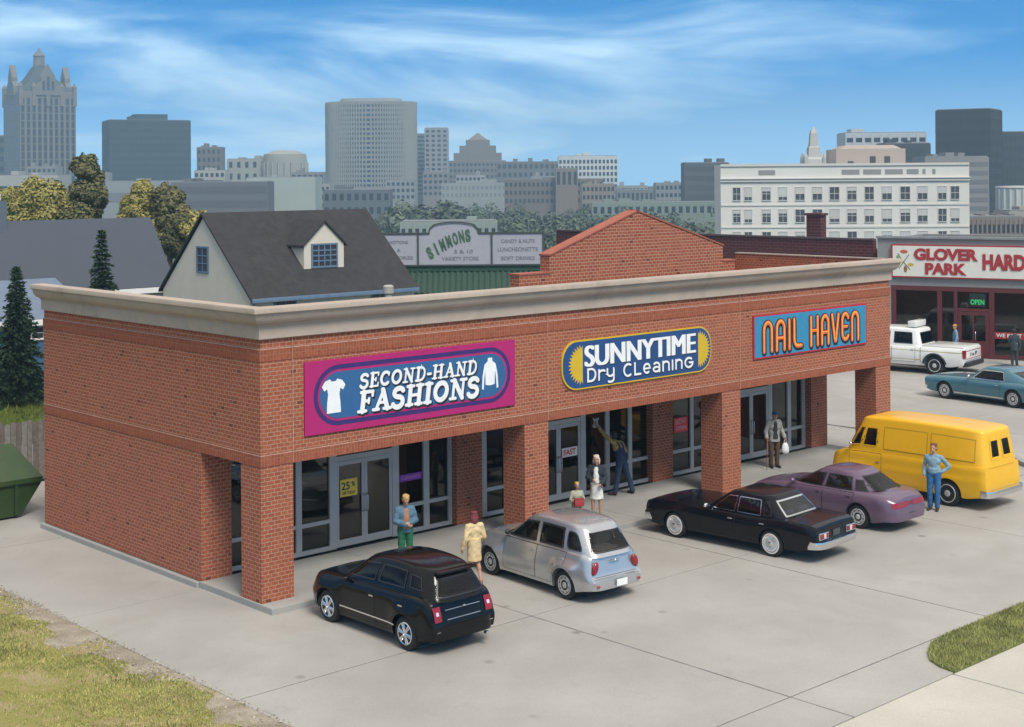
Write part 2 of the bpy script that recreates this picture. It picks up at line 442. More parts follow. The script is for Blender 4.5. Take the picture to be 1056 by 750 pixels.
for x in (.853, 8.853, 16.853): mb.box(x-.004, x+.004, -.018, .01, ZL, ZB-.01)
mb.build('mortar_joint', ML, mall)
for k in range(4):
    wall('pillar', [(8*k, 8*k+PW, 0, PD, 0, ZL)])
for x0, x1 in ((7.9,8.82), (15.83,16.76)):
    wall('pilaster', [(x0,x1,2.6,3.3,0,ZL)])
# cornice swept round the front and both sides
prof = [(0,5.872),(.06,5.875),(.065,6.15),(.10,6.17),(.105,6.205),(.15,6.215),(.205,6.245),(.25,6.29),(.285,6.345),(.31,6.41),(.320,6.44),(.322,6.46),(.372,6.465),(.382,6.48),(.382,6.565),(.37,6.59),(.03,6.60),(.03,6.50)]
path = [((0,10.86),(-1,0)), ((0,0),(-1,-1)), ((LW,0),(1,-1)), ((LW,YR),(1,0))]
rings = [[(p[0]+d[0]*o*(.55 if p[0] > 1 and d[0] > 0 and o > 0 else 1), p[1]+d[1]*o, z) for o, z in prof] for p, d in path]
MB().loft(rings).build('cornice', STONE, mall, smooth=32)
MB().box(LW-.19, LW+.03, .16, YR, 6.561, 6.60).build('coping', STONE, mall)
MB().box(.3, LW-.3, .3, YR-.3, 4.80, 4.86).box(.3, XR-.3, YR-.3, 10.5, 4.80, 4.86).build('roof', TAR, mall)
mb = MB(); mb.box(.82, LW-.82, PD, 10.5 if False else YR-.3, 3.05, 3.12); mb.build('soffit', mat('soffit_paint', (.30,.28,.26), .8), mall)
# inside of the shops
mb = MB(); mb.box(.82, LW-.93, 2.95, YR-.3, -.02, .015); mb.build('shop_floor', mat('shop_floor', (.16,.14,.12), .5), mall)
mb = MB(); mb.box(.83, LW-.95, YR-.45, YR-.32, .016, 3.04)
for x in (8.36, 16.3): mb.box(x-.06, x+.06, 3.31, YR-.46, .016, 3.04)
mb.build('inner_wall', mat('inner_wall', (.13,.115,.10), .8), mall)
# shop fronts
YF = 2.85
base = [(.82,.95),(1.84,2.0),(2.83,3.0),(3.85,4.06),(5.86,6.08),(6.92,7.11),(7.78,7.905)]
def front(x0, mirror):
    M = [(x0+a, x0+b) for a, b in base] if not mirror else sorted((x0+8.95-b, x0+8.95-a) for a, b in base)
    if mirror: M[0] = (x0+.82, M[0][1])
    if x0 == 16: M[0] = (16.76, 16.95); M[-1] = (23.75, 23.92)
    mb = MB(); c = (YF-.045, YF+.06); gp = []
    for i, (a, b) in enumerate(M):
        mb.box(a, b, c[0], c[1], .0, ZL)
    for i in range(len(M)-1):
        a, b = M[i][1], M[i+1][0]; door = (b-a) > 1.5
        if door: mb.box(a, b, c[0]+.006, c[1], 2.21, 2.34); mb.box(a, b, c[0]+.004, c[1], 2.93, ZL)
        else:
            mb.box(a, b, c[0]+.004, c[1], 0, .11); mb.box(a, b, c[0]+.004, c[1], .69, .79); mb.box(a, b, c[0]+.004, c[1], 2.93, ZL)
        gp.append((a, b, door))
    mb.build('window_frame', ALU, mall)
    for a, b, door in gp:
        if not door:
            MB().box(a, b, YF+.01, YF+.025, .11, .69).box(a, b, YF+.01, YF+.025, .79, 2.93).build('window', GL, mall)
        else:
            MB().box(a, b, YF+.01, YF+.025, 2.34, 2.93).build('transom_window', GL, mall)
            mid = (a+b)/2
            for s, (p, q) in enumerate(((a+.006, mid-.004), (mid+.004, b-.006))):
                f = MB(); y0, y1 = YF-.03, YF+.03
                f.box(p, p+.085, y0, y1, .02, 2.2); f.box(q-.085, q, y0, y1, .02, 2.2)
                f.box(p+.085, q-.085, y0+.003, y1, .02, .2); f.box(p+.085, q-.085, y0+.003, y1, 2.09, 2.2)
                dr = f.build('door', ALU, mall)
                MB().box(p+.085, q-.085, YF, YF+.015, .2, 2.09).build('pane', GL, dr)
                hx = q-.05 if s == 0 else p+.05
                MB().tube([(hx,y0,.82),(hx,y0-.07,.86),(hx,y0-.075,1.05),(hx,y0-.07,1.24),(hx,y0,1.28)], .016).build('handle', mat('handle_steel', (.5,.5,.52), .3, .9), dr, smooth=60)
front(0, False); front(8, True); front(16, False)
# striped curtain behind one nail shop window
CUR = mat('curtain_cloth', (.27,.24,.22), .9)
for x0, x1, zb in ((22.1, 22.9, .8), (23.1, 23.8, .8)):
    P = [[(x0+(x1-x0)*k/60, YF+.25+.035*math.sin(k*1.25), z) for k in range(61)] for z in (zb, 2.95)]
    MB().grid(P).build('curtain', CUR, mall, smooth=180)
# shelves and racks of the shops, dim behind the glass
SH = mat('shop_fitting', (.10,.09,.085), .7); 
def fitting(name, label, cat, x, y, cols, grp=None):
    t = thing(name, label, cat, (x,y,.016), 0, grp)
    mb = MB()
    for sx in (-.7, .7): mb.tube([(sx,0,0),(sx,0,1.45)], .02)
    mb.tube([(-.7,0,1.45),(.7,0,1.45)], .02); mb.tube([(-.7,-.25,.02),(-.7,.25,.02)], .02); mb.tube([(.7,-.25,.02),(.7,.25,.02)], .02)
    mb.build('frame', CHROME, t, smooth=60)
    for k, cc in enumerate(cols):
        px = -.6+1.2*k/(len(cols)-1); g = MB()
        g.loft([[(px+.03*math.cos(a), .22*w*math.sin(a), z) for a in [2*pi*i/10 for i in range(10)]] for z, w in ((.55,.9),(.9,.85),(1.2,1),(1.36,.8),(1.43,.1))])
        g.build('garment', mat('cloth_%d_%d_%d' % tuple(int(q*100) for q in cc), cc, .9), t, smooth=50)
    return t
fitting('clothes_rack', 'rack of hanging clothes inside the second-hand shop beside its doors', 'clothes rack', 6.9, 4.3, [(.15,.03,.04),(.06,.09,.18),(.14,.13,.10),(.03,.09,.06),(.16,.05,.1),(.08,.07,.06)])
fitting('clothes_rack', 'rack of hanging clothes in the dry cleaner behind the man washing glass', 'clothes rack', 14.6, 4.4, [(.14,.14,.13),(.05,.05,.06),(.10,.085,.06),(.05,.05,.12),(.14,.14,.14),(.07,.03,.03)])

# ------------------------------------------------------------------ shop signs
Aq = {}
def sf(x, z=.06, w=.14, r=.055): return ([(x-w, z), (x+w, z)], r)
Aq['F'] = (.62, [([(.2,.06),(.2,.94)],.11), ([(.08,.94),(.58,.94)],.06), ([(.58,.94),(.58,.74)],.05), ([(.2,.52),(.44,.52)],.055), ([(.44,.62),(.44,.42)],.045), sf(.2,.06,.16)])
Aq['A'] = (.78, [([(.16,.06),(.40,.92)],.065), ([(.38,.94),(.64,.06)],.11), ([(.24,.36),(.54,.36)],.05), sf(.15,.06,.12), sf(.64,.06,.15)])
Aq['S'] = (.60, [(arc(.30,.715,.2,.2,25,255,14)+arc(.29,.27,.22,.24,75,-155,14), .10)])
Aq['H'] = (.82, [([(.2,.06),(.2,.94)],.1), ([(.62,.06),(.62,.94)],.1), ([(.2,.5),(.62,.5)],.055), sf(.2), sf(.62), sf(.2,.94), sf(.62,.94)])
Aq['I'] = (.38, [([(.19,.06),(.19,.94)],.11), sf(.19), sf(.19,.94)])
Aq['O'] = (.78, [(arc(.39,.5,.27,.41,0,360,28), .10)])
Aq['N'] = (.82, [([(.19,.06),(.19,.94)],.06), ([(.19,.94),(.63,.06)],.105), ([(.63,.06),(.63,.94)],.06), sf(.15,.94,.1), sf(.19,.06,.13), sf(.63,.94,.13)])
Aq['E'] = (.66, [([(.2,.06),(.2,.94)],.11), ([(.08,.94),(.56,.94)],.06), ([(.56,.94),(.56,.76)],.05), ([(.2,.5),(.42,.5)],.055), ([(.42,.6),(.42,.4)],.045), ([(.08,.06),(.58,.06)],.06), ([(.58,.06),(.58,.26)],.05)])
Aq['C'] = (.70, [(arc(.37,.5,.27,.41,48,312,22), .10), ([(.57,.88),(.57,.68)],.05)])
Aq['D'] = (.76, [([(.2,.06),(.2,.94)],.1), ([(.08,.94),(.36,.94)]+arc(.36,.5,.27,.44,90,-90,16)+[(.08,.06)],.075)])
Aq['-'] = (.36, [([(.08,.42),(.28,.42)],.085)])
Cq = {'D': (.60, [([(.08,.47),(.08,.9),(.28,.9)]+arc(.28,.475,.26,.425,88,-88,14)+[(.08,.05),(.08,.47)],.075)]),
 'r': (.46, [([(.08,.05),(.08,.74)],.075), (arc(.30,.48,.22,.22,178,50,8),.075)]),
 'y': (.56, [([(.07,.74),(.07,.42)]+arc(.27,.42,.2,.2,180,355,10),.075), ([(.47,.74),(.47,-.02)]+arc(.27,-.02,.2,.18,-2,-130,8),.075)]),
 'C': (.62, [(arc(.34,.47,.27,.43,55,305,18),.075)]), 'L': (.50, [([(.08,.9),(.08,.07),(.45,.07)],.075)]),
 'e': (.58, [([(.12,.40),(.47,.40)],.06), (arc(.29,.40,.2,.33,0,305,16),.075)]),
 'a': (.56, [(arc(.27,.5,.2,.22,140,2,10)+[(.47,.05)],.075), (arc(.27,.24,.2,.17,0,360,16),.07)]),
 'n': (.57, [([(.08,.05),(.08,.72)],.075), (arc(.28,.48,.2,.23,178,2,10)+[(.48,.05)],.075)]),
 'i': (.16, [([(.08,.05),(.08,.72)],.075)]),
 'g': (.66, [(arc(.34,.40,.27,.35,50,338,18)+[(.60,.40),(.38,.40)],.075)])}
Nq = {'N': (.60, [([(.08,.02),(.08,.68)]+arc(.3,.68,.22,.26,178,2,14)+[(.52,.02)],.07)]),
 'A': (.60, [([(.08,.02),(.08,.68)]+arc(.3,.68,.22,.26,178,2,14)+[(.52,.02)],.07), ([(.08,.40),(.52,.40)],.055)]),
 'I': (.16, [([(.08,.02),(.08,.94)],.07)]), 'L': (.54, [([(.08,.94),(.08,.3)]+arc(.28,.3,.2,.23,182,268,8)+[(.5,.07)],.07)]),
 'H': (.60, [([(.08,.02),(.08,.94)],.07), ([(.52,.02),(.52,.94)],.07), ([(.08,.50),(.52,.50)],.055)]),
 'V': (.54, [([(.05,.94),(.22,.14),(.25,.07),(.29,.07),(.32,.14),(.49,.94)],.07)]),
 'E': (.56, [([(.5,.80)]+arc(.3,.68,.22,.26,45,178,10)+arc(.3,.3,.22,.23,182,315,10)+[(.5,.18)],.07), ([(.08,.50),(.42,.50)],.055)])}
def stadium(x0, x1, z0, z1, n=16, r=None):
    r = r or (z1-z0)/2; zc0, zc1 = z0+r, z1-r
    return arc(x1-r, zc0, r, r, -90, 0, n)+arc(x1-r, zc1, r, r, 0, 90, n)+arc(x0+r, zc1, r, r, 90, 180, n)+arc(x0+r, zc0, r, r, 180, 270, n)
def layer(parent, name, poly, y, m, th=.004):
    return MB().prism(poly, y, y-th, 'y').build(name, m, parent)
SW = mat('sign_white', (.80,.80,.80), .5, var=.05, scale=5); SK = mat('sign_black', (.012,.012,.016), .5)
SMAG = mat('sign_magenta', (.40,.010,.13), .5, var=.06); SBLU = mat('sign_blue', (.025,.11,.26), .5, var=.06); SPUR = mat('sign_purple', (.035,.018,.13), .5)
t = thing('shop_sign', 'magenta and blue SECOND-HAND FASHIONS sign with two white garments', 'sign', (1.15,0,3.58), 0, 'shop signs on the brick front')
MB().box(0,6.49,-.05,-.001,0,1.68,.008).build('board', SMAG, t)
layer(t, 'oval_border', stadium(.24,6.32,.15,1.55), -.05, SPUR); layer(t, 'oval_line', stadium(.345,6.215,.255,1.445), -.0545, SMAG); layer(t, 'oval_panel', stadium(.40,6.16,.31,1.39), -.059, SBLU)
for s, h, z, xa, wid in (('SECOND-HAND', .35, .93, 1.50, 3.62), ('FASHIONS', .50, .365, 1.45, 3.72)):
    _, e = glyph_text(Aq, s, 0, 0, h, 1, .02, .01, 0); ws = (wid+.02*h*len(s))/e
    mb, _ = glyph_text(Aq, s, xa, z, h, ws, .02, .0015, -.0635, .14, .012 if h < .4 else .024, .035, -.04); mb.build('lettering', SK, t)
    mb, _ = glyph_text(Aq, s, xa, z, h, ws, .02, .002, -.0745, .14, .002 if h < .4 else .010); mb.build('lettering', SW, t)
tee = [(.2,0),(.8,0),(.78,.3),(.74,.55),(.78,.72),(.9,.66),(1.0,.8),(.86,.95),(.66,1.0),(.58,.93),(.42,.93),(.34,1.0),(.14,.95),(0,.8),(.1,.66),(.22,.72),(.26,.55),(.22,.3)]
layer(t, 'garment', [(.46+.66*a, .45+.78*b) for a, b in tee], -.0635, SW)
swt = [(.22,.16),(.5,.13),(.78,.16),(.80,.62),(.86,.36),(.9,.02),(1.0,.04),(.96,.45),(.84,.80),(.64,.90),(.63,1.0),(.37,1.0),(.36,.90),(.16,.80),(.04,.45),(0,.04),(.1,.02),(.14,.36),(.20,.62)]
layer(t, 'garment', [(5.34+.55*a, .49+.80*b) for a, b in swt], -.0635, SW)

SY = mat('sign_yellow', (.60,.40,.02), .5, var=.05); SDB = mat('sign_dark_blue', (.012,.06,.19), .5, var=.05)
t = thing('shop_sign', 'dark blue SUNNYTIME DRY CLEANING sign with yellow half suns', 'sign', (9.32,0,3.73), 0, 'shop signs on the brick front')
MB().prism(stadium(0,6.14,0,1.32,18,.56), -.001, -.05, 'y').build('board', SY, t); layer(t, 'oval_panel', stadium(.04,6.10,.04,1.28,18,.53), -.05, SDB)
def halfsun(x, s):
    p = [(x, .14)]; n = 15
    for k in range(2*n+1):
        a = R(-84+168*k/(2*n)); r = .56 if k % 2 else .44
        p.append((x+s*r*math.cos(a)*.98, .66+r*math.sin(a)*.98))
    p.append((x, 1.18)); return p
layer(t, 'half_sun', halfsun(.78,-1), -.0545, SY); layer(t, 'half_sun', halfsun(5.54,1)[::-1], -.0545, SY)
for dx, y, m in ((.03,-.0545,SK), (0,-.060,SW)):
    mb = MB()
    for k in range(5):
        g = text_mb('SUNNYTIME', .57, 4.52, .002, 0, 0, .84+dx+.02*k, y-.0003*k, .58-dx); mb.add(g.v, g.f)
    mb.build('lettering', m, t)
_, e = glyph_text(Cq, 'Dry CLeaning', 0, 0, .38, 1, .075, .01, 0)
mb, _ = glyph_text(Cq, 'Dry CLeaning', .92, .17, .38, 4.44/e, .075*4.44/e, .005, -.0545, 0, .012, .02, -.022); mb.build('lettering', SK, t)
mb, _ = glyph_text(Cq, 'Dry CLeaning', .92, .17, .38, 4.44/e, .075*4.44/e, .010, -.060); mb.build('lettering', SW, t)

SCY = mat('sign_cyan', (.03,.23,.40), .5, var=.05); SRD = mat('sign_red', (.42,.015,.04), .5); SOR = mat('sign_orange', (.85,.17,.035), .5); SDK = mat('sign_maroon', (.05,.008,.012), .5); SYO = mat('sign_amber', (.88,.34,.06), .5)
t = thing('shop_sign', 'light blue NAIL HAVEN sign with orange lettering and red edge', 'sign', (17.45,0,3.85), 0, 'shop signs on the brick front')
MB().box(0,5.95,-.05,-.001,0,1.33,.006).build('board', SRD, t); MB().box(.05,5.90,-.055,-.05,.05,1.28).build('panel', SCY, t)
for s, xa, wid in (('NAIL', .40, 2.10), ('HAVEN', 2.80, 2.80)):
    _, e = glyph_text(Nq, s, 0, 0, .95, 1, .13, .01, 0); ws = wid/e
    for grow, dx, y, dp, m in ((.050,.035,-.055,.0015,SK), (.025,.0,-.0662,.0015,SDK), (-.005,0,-.0776,.002,SOR), (-.036,-.012,-.0892,.001,SYO)):
        mb, _ = glyph_text(Nq, s, xa, .19, .95, ws, .13*ws, dp, y, 0, grow, dx, -dx*1.1); mb.build('lettering', m, t)
# notices on the shop windows
def notice(label, x, z, w, h, m, lines, ml):
    t = thing('window_notice', label, 'notice', (x,YF-.0,z), 0)
    MB().box(0,w,-.006,-.001,0,h).build('sheet', m, t)
    for s, hh, ww, xx, zz in lines: text_mb(s, hh, ww, .003, .02, 0, xx, -.006, zz).build('lettering', ml, t)
    return t
PY_ = mat('paper_yellow', (.88,.60,.09), .7); PP = mat('paper_purple', (.22,.03,.33), .6); PR = mat('paper_red', (.75,.04,.05), .6); PW_ = mat('paper_white', (.8,.66,.60), .7); LP = mat('print_lilac', (.5,.2,.55), .6); RI = mat('print_red', (.5,.03,.03), .6)
q = notice('yellow 25% notice on the glass door of the second-hand shop', 4.20, 1.28, .54, .44, PY_, [('25', .2, .26, .04, .17), ('%', .12, .12, .35, .24), ('OFF TODAY', .08, .42, .06, .05)], SK); q.location.y = YF-.035+.03
q = notice('purple notice with faint lilac lettering on a second-hand shop window', 6.13, 1.38, .75, .19, PP, [('CLEARANCE', .1, .64, .05, .045)], LP)
q = notice('white FAST notice with red lettering on the dry cleaner door', 12.14, 1.22, .64, .27, PW_, [('FAST', .17, .5, .07, .05)], RI); q.location.y = YF-.005
q = notice('red notice with pink lettering on a nail shop window', 17.09, 1.33, .66, .46, PR, [('NOW', .18, .5, .08, .24), ('OPEN', .13, .5, .08, .06)], mat('print_pink', (.75,.35,.33), .6))
# ------------------------------------------------------------------ vehicles (nose towards +Y, rear axle at y = 0)
def paint(name, col, metal=0.0, rough=.28, coat=.9, var=.04, spec=.5): return mat(name, col, rough, metal, var=var, scale=1.5, coat=coat, spec=spec)
CG = glass('car_glass', (.30,.30,.30), .02, .9, 1.35); CGW = glass('car_glass_pale', (.60,.58,.54), .02, .9, 1.45)
SEATD = mat('seat_dark', (.06,.055,.05), .8); SEATB = mat('seat_beige', (.32,.27,.20), .8)
TRIM = mat('car_black_trim', (.018,.018,.02), .45)
SEAM = mat('panel_gap', (.006,.006,.006), .9)
AMB = mat('amber_lens', (.5,.16,.02), .2, coat=.5); CLR = mat('clear_lens', (.7,.7,.72), .12, .3)
GREYM = mat('satin_trim', (.30,.31,.33), .35, .6); TYRE = BLACK; WW = mat('whitewall', (.72,.70,.68), .6)
def sm(y, pts):
    xs_, ys_ = [p[0] for p in pts], [p[1] for p in pts]
    return float(np.mean([np.interp(y+d, xs_, ys_) for d in (-.09,-.06,-.03,0,.03,.06,.09)]))
class Car:
    all = []
    def __init__(c, name, label, spec, loc, rotz=0, group=None, cat='car'):
        c.s = spec; c.root = thing(name, label, cat, loc, rotz, group); g = spec.get
        c.yR, c.yF, c.W = g('yR'), g('yF'), g('W')/2
        c.wr, c.ra = g('wr'), g('ra'); c.ax = (0, g('wb')); c.fl = g('flare', .0)
        c.sill = g('sill', .2); c.n = g('n', 7)
        Car.all.append(c); c.holes = []; c.cab_mat = None
        c.vs = g('vs', [(0,.93),(.18,.975),(.45,1),(.7,.99),(.86,.965),(.95,.925),(1,.86)])
    def top(c, y): return sm(y, c.s['top'])
    def hw(c, y):
        e = c.s.get('nose', .55); r = c.s.get('tail', .4); w = 1.0
        if y > c.yF-e: w -= c.s.get('nose_in', .16)*((y-c.yF+e)/e)**2.6
        if y < c.yR+r: w -= c.s.get('tail_in', .12)*((c.yR+r-y)/r)**2.6
        return c.W*w
    def zb(c, y):
        z = c.sill
        if y > c.yF-.6: z += .1*((y-c.yF+.6)/.6)**2
        if y < c.yR+.6: z += c.s.get('rear_up', .12)*((c.yR+.6-y)/.6)
        for a in c.ax:
            if abs(y-a) < c.ra: z = max(z, c.wr+math.sqrt(c.ra**2-(y-a)**2))
        return z
    def sx(c, y, z):
        t = (z-c.sill)/(c.top(y)-c.sill); x = c.hw(y)*np.interp(t, [p[0] for p in c.vs], [p[1] for p in c.vs])
        for a in c.ax:
            x += c.fl*math.exp(-((y-a)/(1.02*c.ra))**4)*max(0, min(1, (c.wr+c.ra+.22-z)/.2))
        return float(x)
    def dy(c, y, z):
        d = 0; w = max(0, 1-(y-c.yR)/.5)**1.6
        if w: d += w*np.interp(z, *zip(*c.s.get('rear_prof', [(0,.12),(.4,0),(.7,.02),(1,.08)])))
        w = max(0, 1-(c.yF-y)/.5)**1.6
        if w: d -= w*np.interp(z, *zip(*c.s.get('front_prof', [(0,.12),(.4,0),(.7,.05),(1,.2)])))
        return float(d)
    def body(c, m, name='body'):
        ys_ = set(np.linspace(c.yR, c.yF, 96)); T = [0,.06,.14,.24,.35,.46,.56,.66,.75,.82,.88,.93,.97,1]
        for a in c.ax:
            for q in (-1,-.995,-.97,-.92,-.84,-.72,-.55,-.3,0,.3,.55,.72,.84,.92,.97,.995,1): ys_.add(a+q*c.ra)
            ys_.add(a-c.ra-.004); ys_.add(a+c.ra+.004)
        ys_ = sorted(ys_); rings = []; cr = c.s.get('crown', .035)
        for y in ys_:
            zb, zt = c.zb(y), c.top(y); P = [(0,zb)]
            for t in T:
                z = zb+t*(zt-zb); P.append((c.sx(y,z), z))
            xe = P[-1][0]
            for f in (.92,.78,.55,.28): P.append((xe*f, zt+cr*(1-f*f)))
            P.append((0, zt+cr))
            ring = [(x, y+c.dy(y,z), z) for x,z in P]+[(-x, y+c.dy(y,z), z) for x,z in P[-2:0:-1]]
            rings.append(ring)
        n = len(rings[0]); mb = MB(); mb.loft(rings, False, False); h = n//2
        for k, R_ in ((0, rings[0]), (1, rings[-1])):
            f = []
            for i in range(0, h):
                a, b, d, e = i, i+1, (n-i-1) % n, (n-i) % n
                q = [a, b, d, e] if i else [0, 1, n-1]
                if i == h-1: q = [h-1, h, h+1]
                f.append(tuple(q))
            mb.add(R_, f)
        return mb.build(name, m, c.root, smooth=38)
    # ---- cabin
    def lv(c, t):
        s = c.s; e = t**1.0
        yf = s['fb']+(s['fr']-s['fb'])*e; yr = s['rb']+(s['rr']-s['rb'])*e
        w = (s['gwb']+(s['gwr']-s['gwb'])*t**1.25)/2
        return (yf+yr)/2, (yf-yr)/2, w
    def gz(c, y, t):
        yc = (c.s['fr']+c.s['rr'])/2; zr = c.s['roof']-c.s.get('rk', .05)*(y-yc)**2; zb = c.top(y)-.03
        return zb+(zr-zb)*t
    def cabin(c, m): c.cab_mat = m
    def finish(c):
        """cabin shell with real window openings, seats inside"""
        n = c.n; e = .5**(1/n); rings = []; prm = []
        Q = [(u, 's', 1) for u in np.linspace(-e, e, 40)]+[(-u, 'e', 1) for u in np.linspace(-e, e, 30)][1:]+[(-u, 's', -1) for u in np.linspace(-e, e, 40)][1:]+[(u, 'e', -1) for u in np.linspace(-e, e, 30)][1:-1]
        def uv(q):
            u, k, sg = q; o = sg*(1-abs(u)**n)**(1/n); return (o, u) if k == 's' else (u, o)
        def ring(t, sc=1, up=0):
            yc, Lh, w = c.lv(t); out = []
            for q in Q:
                a, b = uv(q); y = yc+Lh*sc*b; out.append((w*sc*a, y, c.gz(y, t)+up))
            return out
        T = [0,.03]+list(np.linspace(.06,.955,34)); K = [(t,1,0) for t in T]+[(1,.985,.0),(1,.955,.018),(1,.90,.03),(1,.78,.042),(1,.5,.052),(1,.2,.056)]
        R_ = [ring(*k) for k in K]; N = len(Q); vs = [p for r in R_ for p in r]; fs = []
        def hole(t, x, y, w, yc):
            for kind, f in c.holes:
                if f(t, x, y, w, yc): return True
            return False
        for i in range(len(K)-1):
            for j in range(N):
                j2 = (j+1) % N
                if i < len(T)-1:
                    t = (K[i][0]+K[i+1][0])/2; yc, Lh, w = c.lv(t); p = [R_[a][b] for a in (i,i+1) for b in (j,j2)]
                    x = sum(q[0] for q in p)/4; y = sum(q[1] for q in p)/4
                    if hole(t, x, y, w, yc): continue
                fs.append((i*N+j, i*N+j2, (i+1)*N+j2, (i+1)*N+j))
        fs.append(tuple(range((len(K)-1)*N, len(K)*N)))
        mb = MB(); mb.add(vs, fs); mb.build('cabin', c.cab_mat, c.root, smooth=40)
        s = c.s; im = c.s.get('inside', SEATD); yc, Lh, w = c.lv(.05); zf = c.top(yc)+.012+c.s.get('crown', .03)
        MB().loft([[(w*.96*a, yc+Lh*.97*b, c.top(yc+Lh*.97*b)+.045) for a, b in [uv(q) for q in Q]]], False, True).build('interior_floor', TRIM, c.root)
        if s.get('seats', True):
            zr = c.s['roof']; ys0 = s['fr']-.55
            for yy in (ys0, ys0-.95):
                if yy < s['rb']+.3: continue
                ta = min(1, max(0, (yy-.1-s['rb'])/max(.05, s['rr']-s['rb']))); sh_ = min(.48, .62*ta)
                for sx in (-.36, .36):
                    st = MB().box(sx-.23, sx+.23, yy-.10, yy+.02, zf-.05, zf+(zr-zf)*sh_, .04).build('seat', im, c.root, smooth=50)
                    if ta >= 1: MB().box(sx-.12, sx+.12, yy-.11, yy-.01, zf+(zr-zf)*.50, zf+(zr-zf)*.74, .035).build('headrest', im, st, smooth=50)
            MB().lathe([(-.012,.17),(.012,.17),(.012,.14),(-.012,.14)], (-.36, s['fr']+.12, zf+.06), 'y', 20, False).build('steering_wheel', TRIM, c.root)
    def gx(c, y, t):
        yc, Lh, w = c.lv(t); u = min(.9999, abs((y-yc)/Lh))
        return w*(1-u**c.n)**(1/c.n)
    def side_glass(c, y0, y1, y0t=None, y1t=None, t0=.14, t1=.86, m=None, off=.007, name='side_window', frame=None, sides=(-1,1), rnd=0):
        y0t = y0 if y0t is None else y0t; y1t = y1 if y1t is None else y1t
        def ends(v): return y0+(y0t-y0)*v, y1+(y1t-y1)*v
        def inside(t, x, y, w, yc):
            v = (t-t0)/(t1-t0); a, b = ends(v); k = rnd*(abs(2*v-1)**5) if rnd else 0
            return .04 < v < .96 and a+.018+k < y < b-.018-k and abs(x) > .55*w
        c.holes.append(('side', inside))
        fm, fw = frame or (TRIM, .03)
        for sgn in sides:
            vv = [0, .5*fw/.4, fw/.4]+list(np.linspace(fw/.4, 1-fw/.4, 7))[1:-1]+[1-fw/.4, 1-.5*fw/.4, 1]
            def pt(v, h, o):
                t = t0+(t1-t0)*v; a, b = ends(v)
                if rnd: k = rnd*(abs(2*v-1)**5); a += k; b -= k
                y = a+(b-a)*h; return (sgn*(c.gx(y,t)+o), y, c.gz(y,t))
            L = max(.2, y1-y0); hh = [0, fw/L]+list(np.linspace(fw/L, 1-fw/L, 9))[1:-1]+[1-fw/L, 1]
            g = MB().grid([[pt(v, h, off) for h in hh] for v in vv]).build(name, m or CG, c.root, smooth=180)
            tr = MB(); P = [[pt(v, h, off+.006) for h in hh] for v in vv]; nv, nh = len(vv), len(hh)
            tr.add([p for r in P for p in r], [(i*nh+j, i*nh+j+1, (i+1)*nh+j+1, (i+1)*nh+j) for i in range(nv-1) for j in range(nh-1) if i < 2 or i >= nv-3 or j < 1 or j >= nh-2])
            tr.build('window_trim', fm, g, smooth=180)
    def end_glass(c, front, t0=.1, t1=.9, a=.86, at=None, m=None, off=.008, frame=None, name=None):
        at = a if at is None else at; sg = 1 if front else -1; fm, fw = frame or (TRIM, .035)
        def inside(t, x, y, w, yc):
            v = (t-t0)/(t1-t0); aa = a+(at-a)*v
            return .04 < v < .96 and abs(x/w) < aa-.02 and (y-yc)*sg > 0
        c.holes.append(('end', inside))
        def pt(v, h, o):
            t = t0+(t1-t0)*v; yc, Lh, w = c.lv(t); aa = a+(at-a)*v; u = -aa+2*aa*h
            y = yc+sg*(Lh*(1-abs(u)**c.n)**(1/c.n)+o); return (u*w, y, c.gz(y,t))
        fv = fw/.5; fh = fw/1.3
        vv = [0, fv*.5, fv]+list(np.linspace(fv, 1-fv, 8))[1:-1]+[1-fv, 1-fv*.5, 1]; hh = [0, fh*.5, fh]+list(np.linspace(fh, 1-fh, 21))[1:-1]+[1-fh, 1-fh*.5, 1]
        g = MB().grid([[pt(v, h, off) for h in hh] for v in vv]).build(name or ('windshield' if front else 'rear_window'), m or CG, c.root, smooth=180)
        tr = MB(); P = [[pt(v, h, off+.006) for h in hh] for v in vv]; nv, nh = len(vv), len(hh)
        tr.add([p for r in P for p in r], [(i*nh+j, i*nh+j+1, (i+1)*nh+j+1, (i+1)*nh+j) for i in range(nv-1) for j in range(nh-1) if i < 2 or i >= nv-3 or j < 2 or j >= nh-3])
        tr.build('window_trim', fm, g, smooth=180)
        return g
    def side_patch(c, y0, y1, z0, z1, m, off=.006, name='panel', parent=None, sides=(-1,), arch=False, ny=16, nz=10, zf=None):
        out = []
        for sgn in sides:
            P = []
            for i in range(nz+1):
                row = []
                for j in range(ny+1):
                    y = y0+(y1-y0)*j/ny; zt = c.top(y)+z1 if z1 <= 0 else z1; zl = z0
                    if arch:
                        for a in c.ax:
                            k = c.ra+.05
                            if abs(y-a) < k: zl = max(zl, c.wr+math.sqrt(k*k-(y-a)**2))
                    z = zl+(max(zt, zl)-zl)*i/nz; row.append((sgn*(c.sx(y,z)+off), y+c.dy(y,z), z))
                P.append(row)
            out.append(MB().grid(P).build(name, m, parent or c.root, smooth=180))
        return out
    def doors(c, spans, m, z0=None, hz=.86, hm=None, sides=(-1,1)):
        z0 = z0 or c.sill+.09
        for y0, y1 in spans:
            for sgn in sides:
                d = c.side_patch(y0, y1, z0, -.035, m, .007, 'door', None, (sgn,), True)[0]
                c.side_patch(y0-.011, y1+.011, z0-.011, -.022, SEAM, .0035, 'door_seam', d, (sgn,), True)
                yy = y0+.12; x = c.sx(yy, hz)+.02
                MB().box(sgn*(x-.014), sgn*(x+.012), yy-.07, yy+.07, hz-.016, hz+.016, .008).build('handle', hm or CHROME, d, smooth=50)
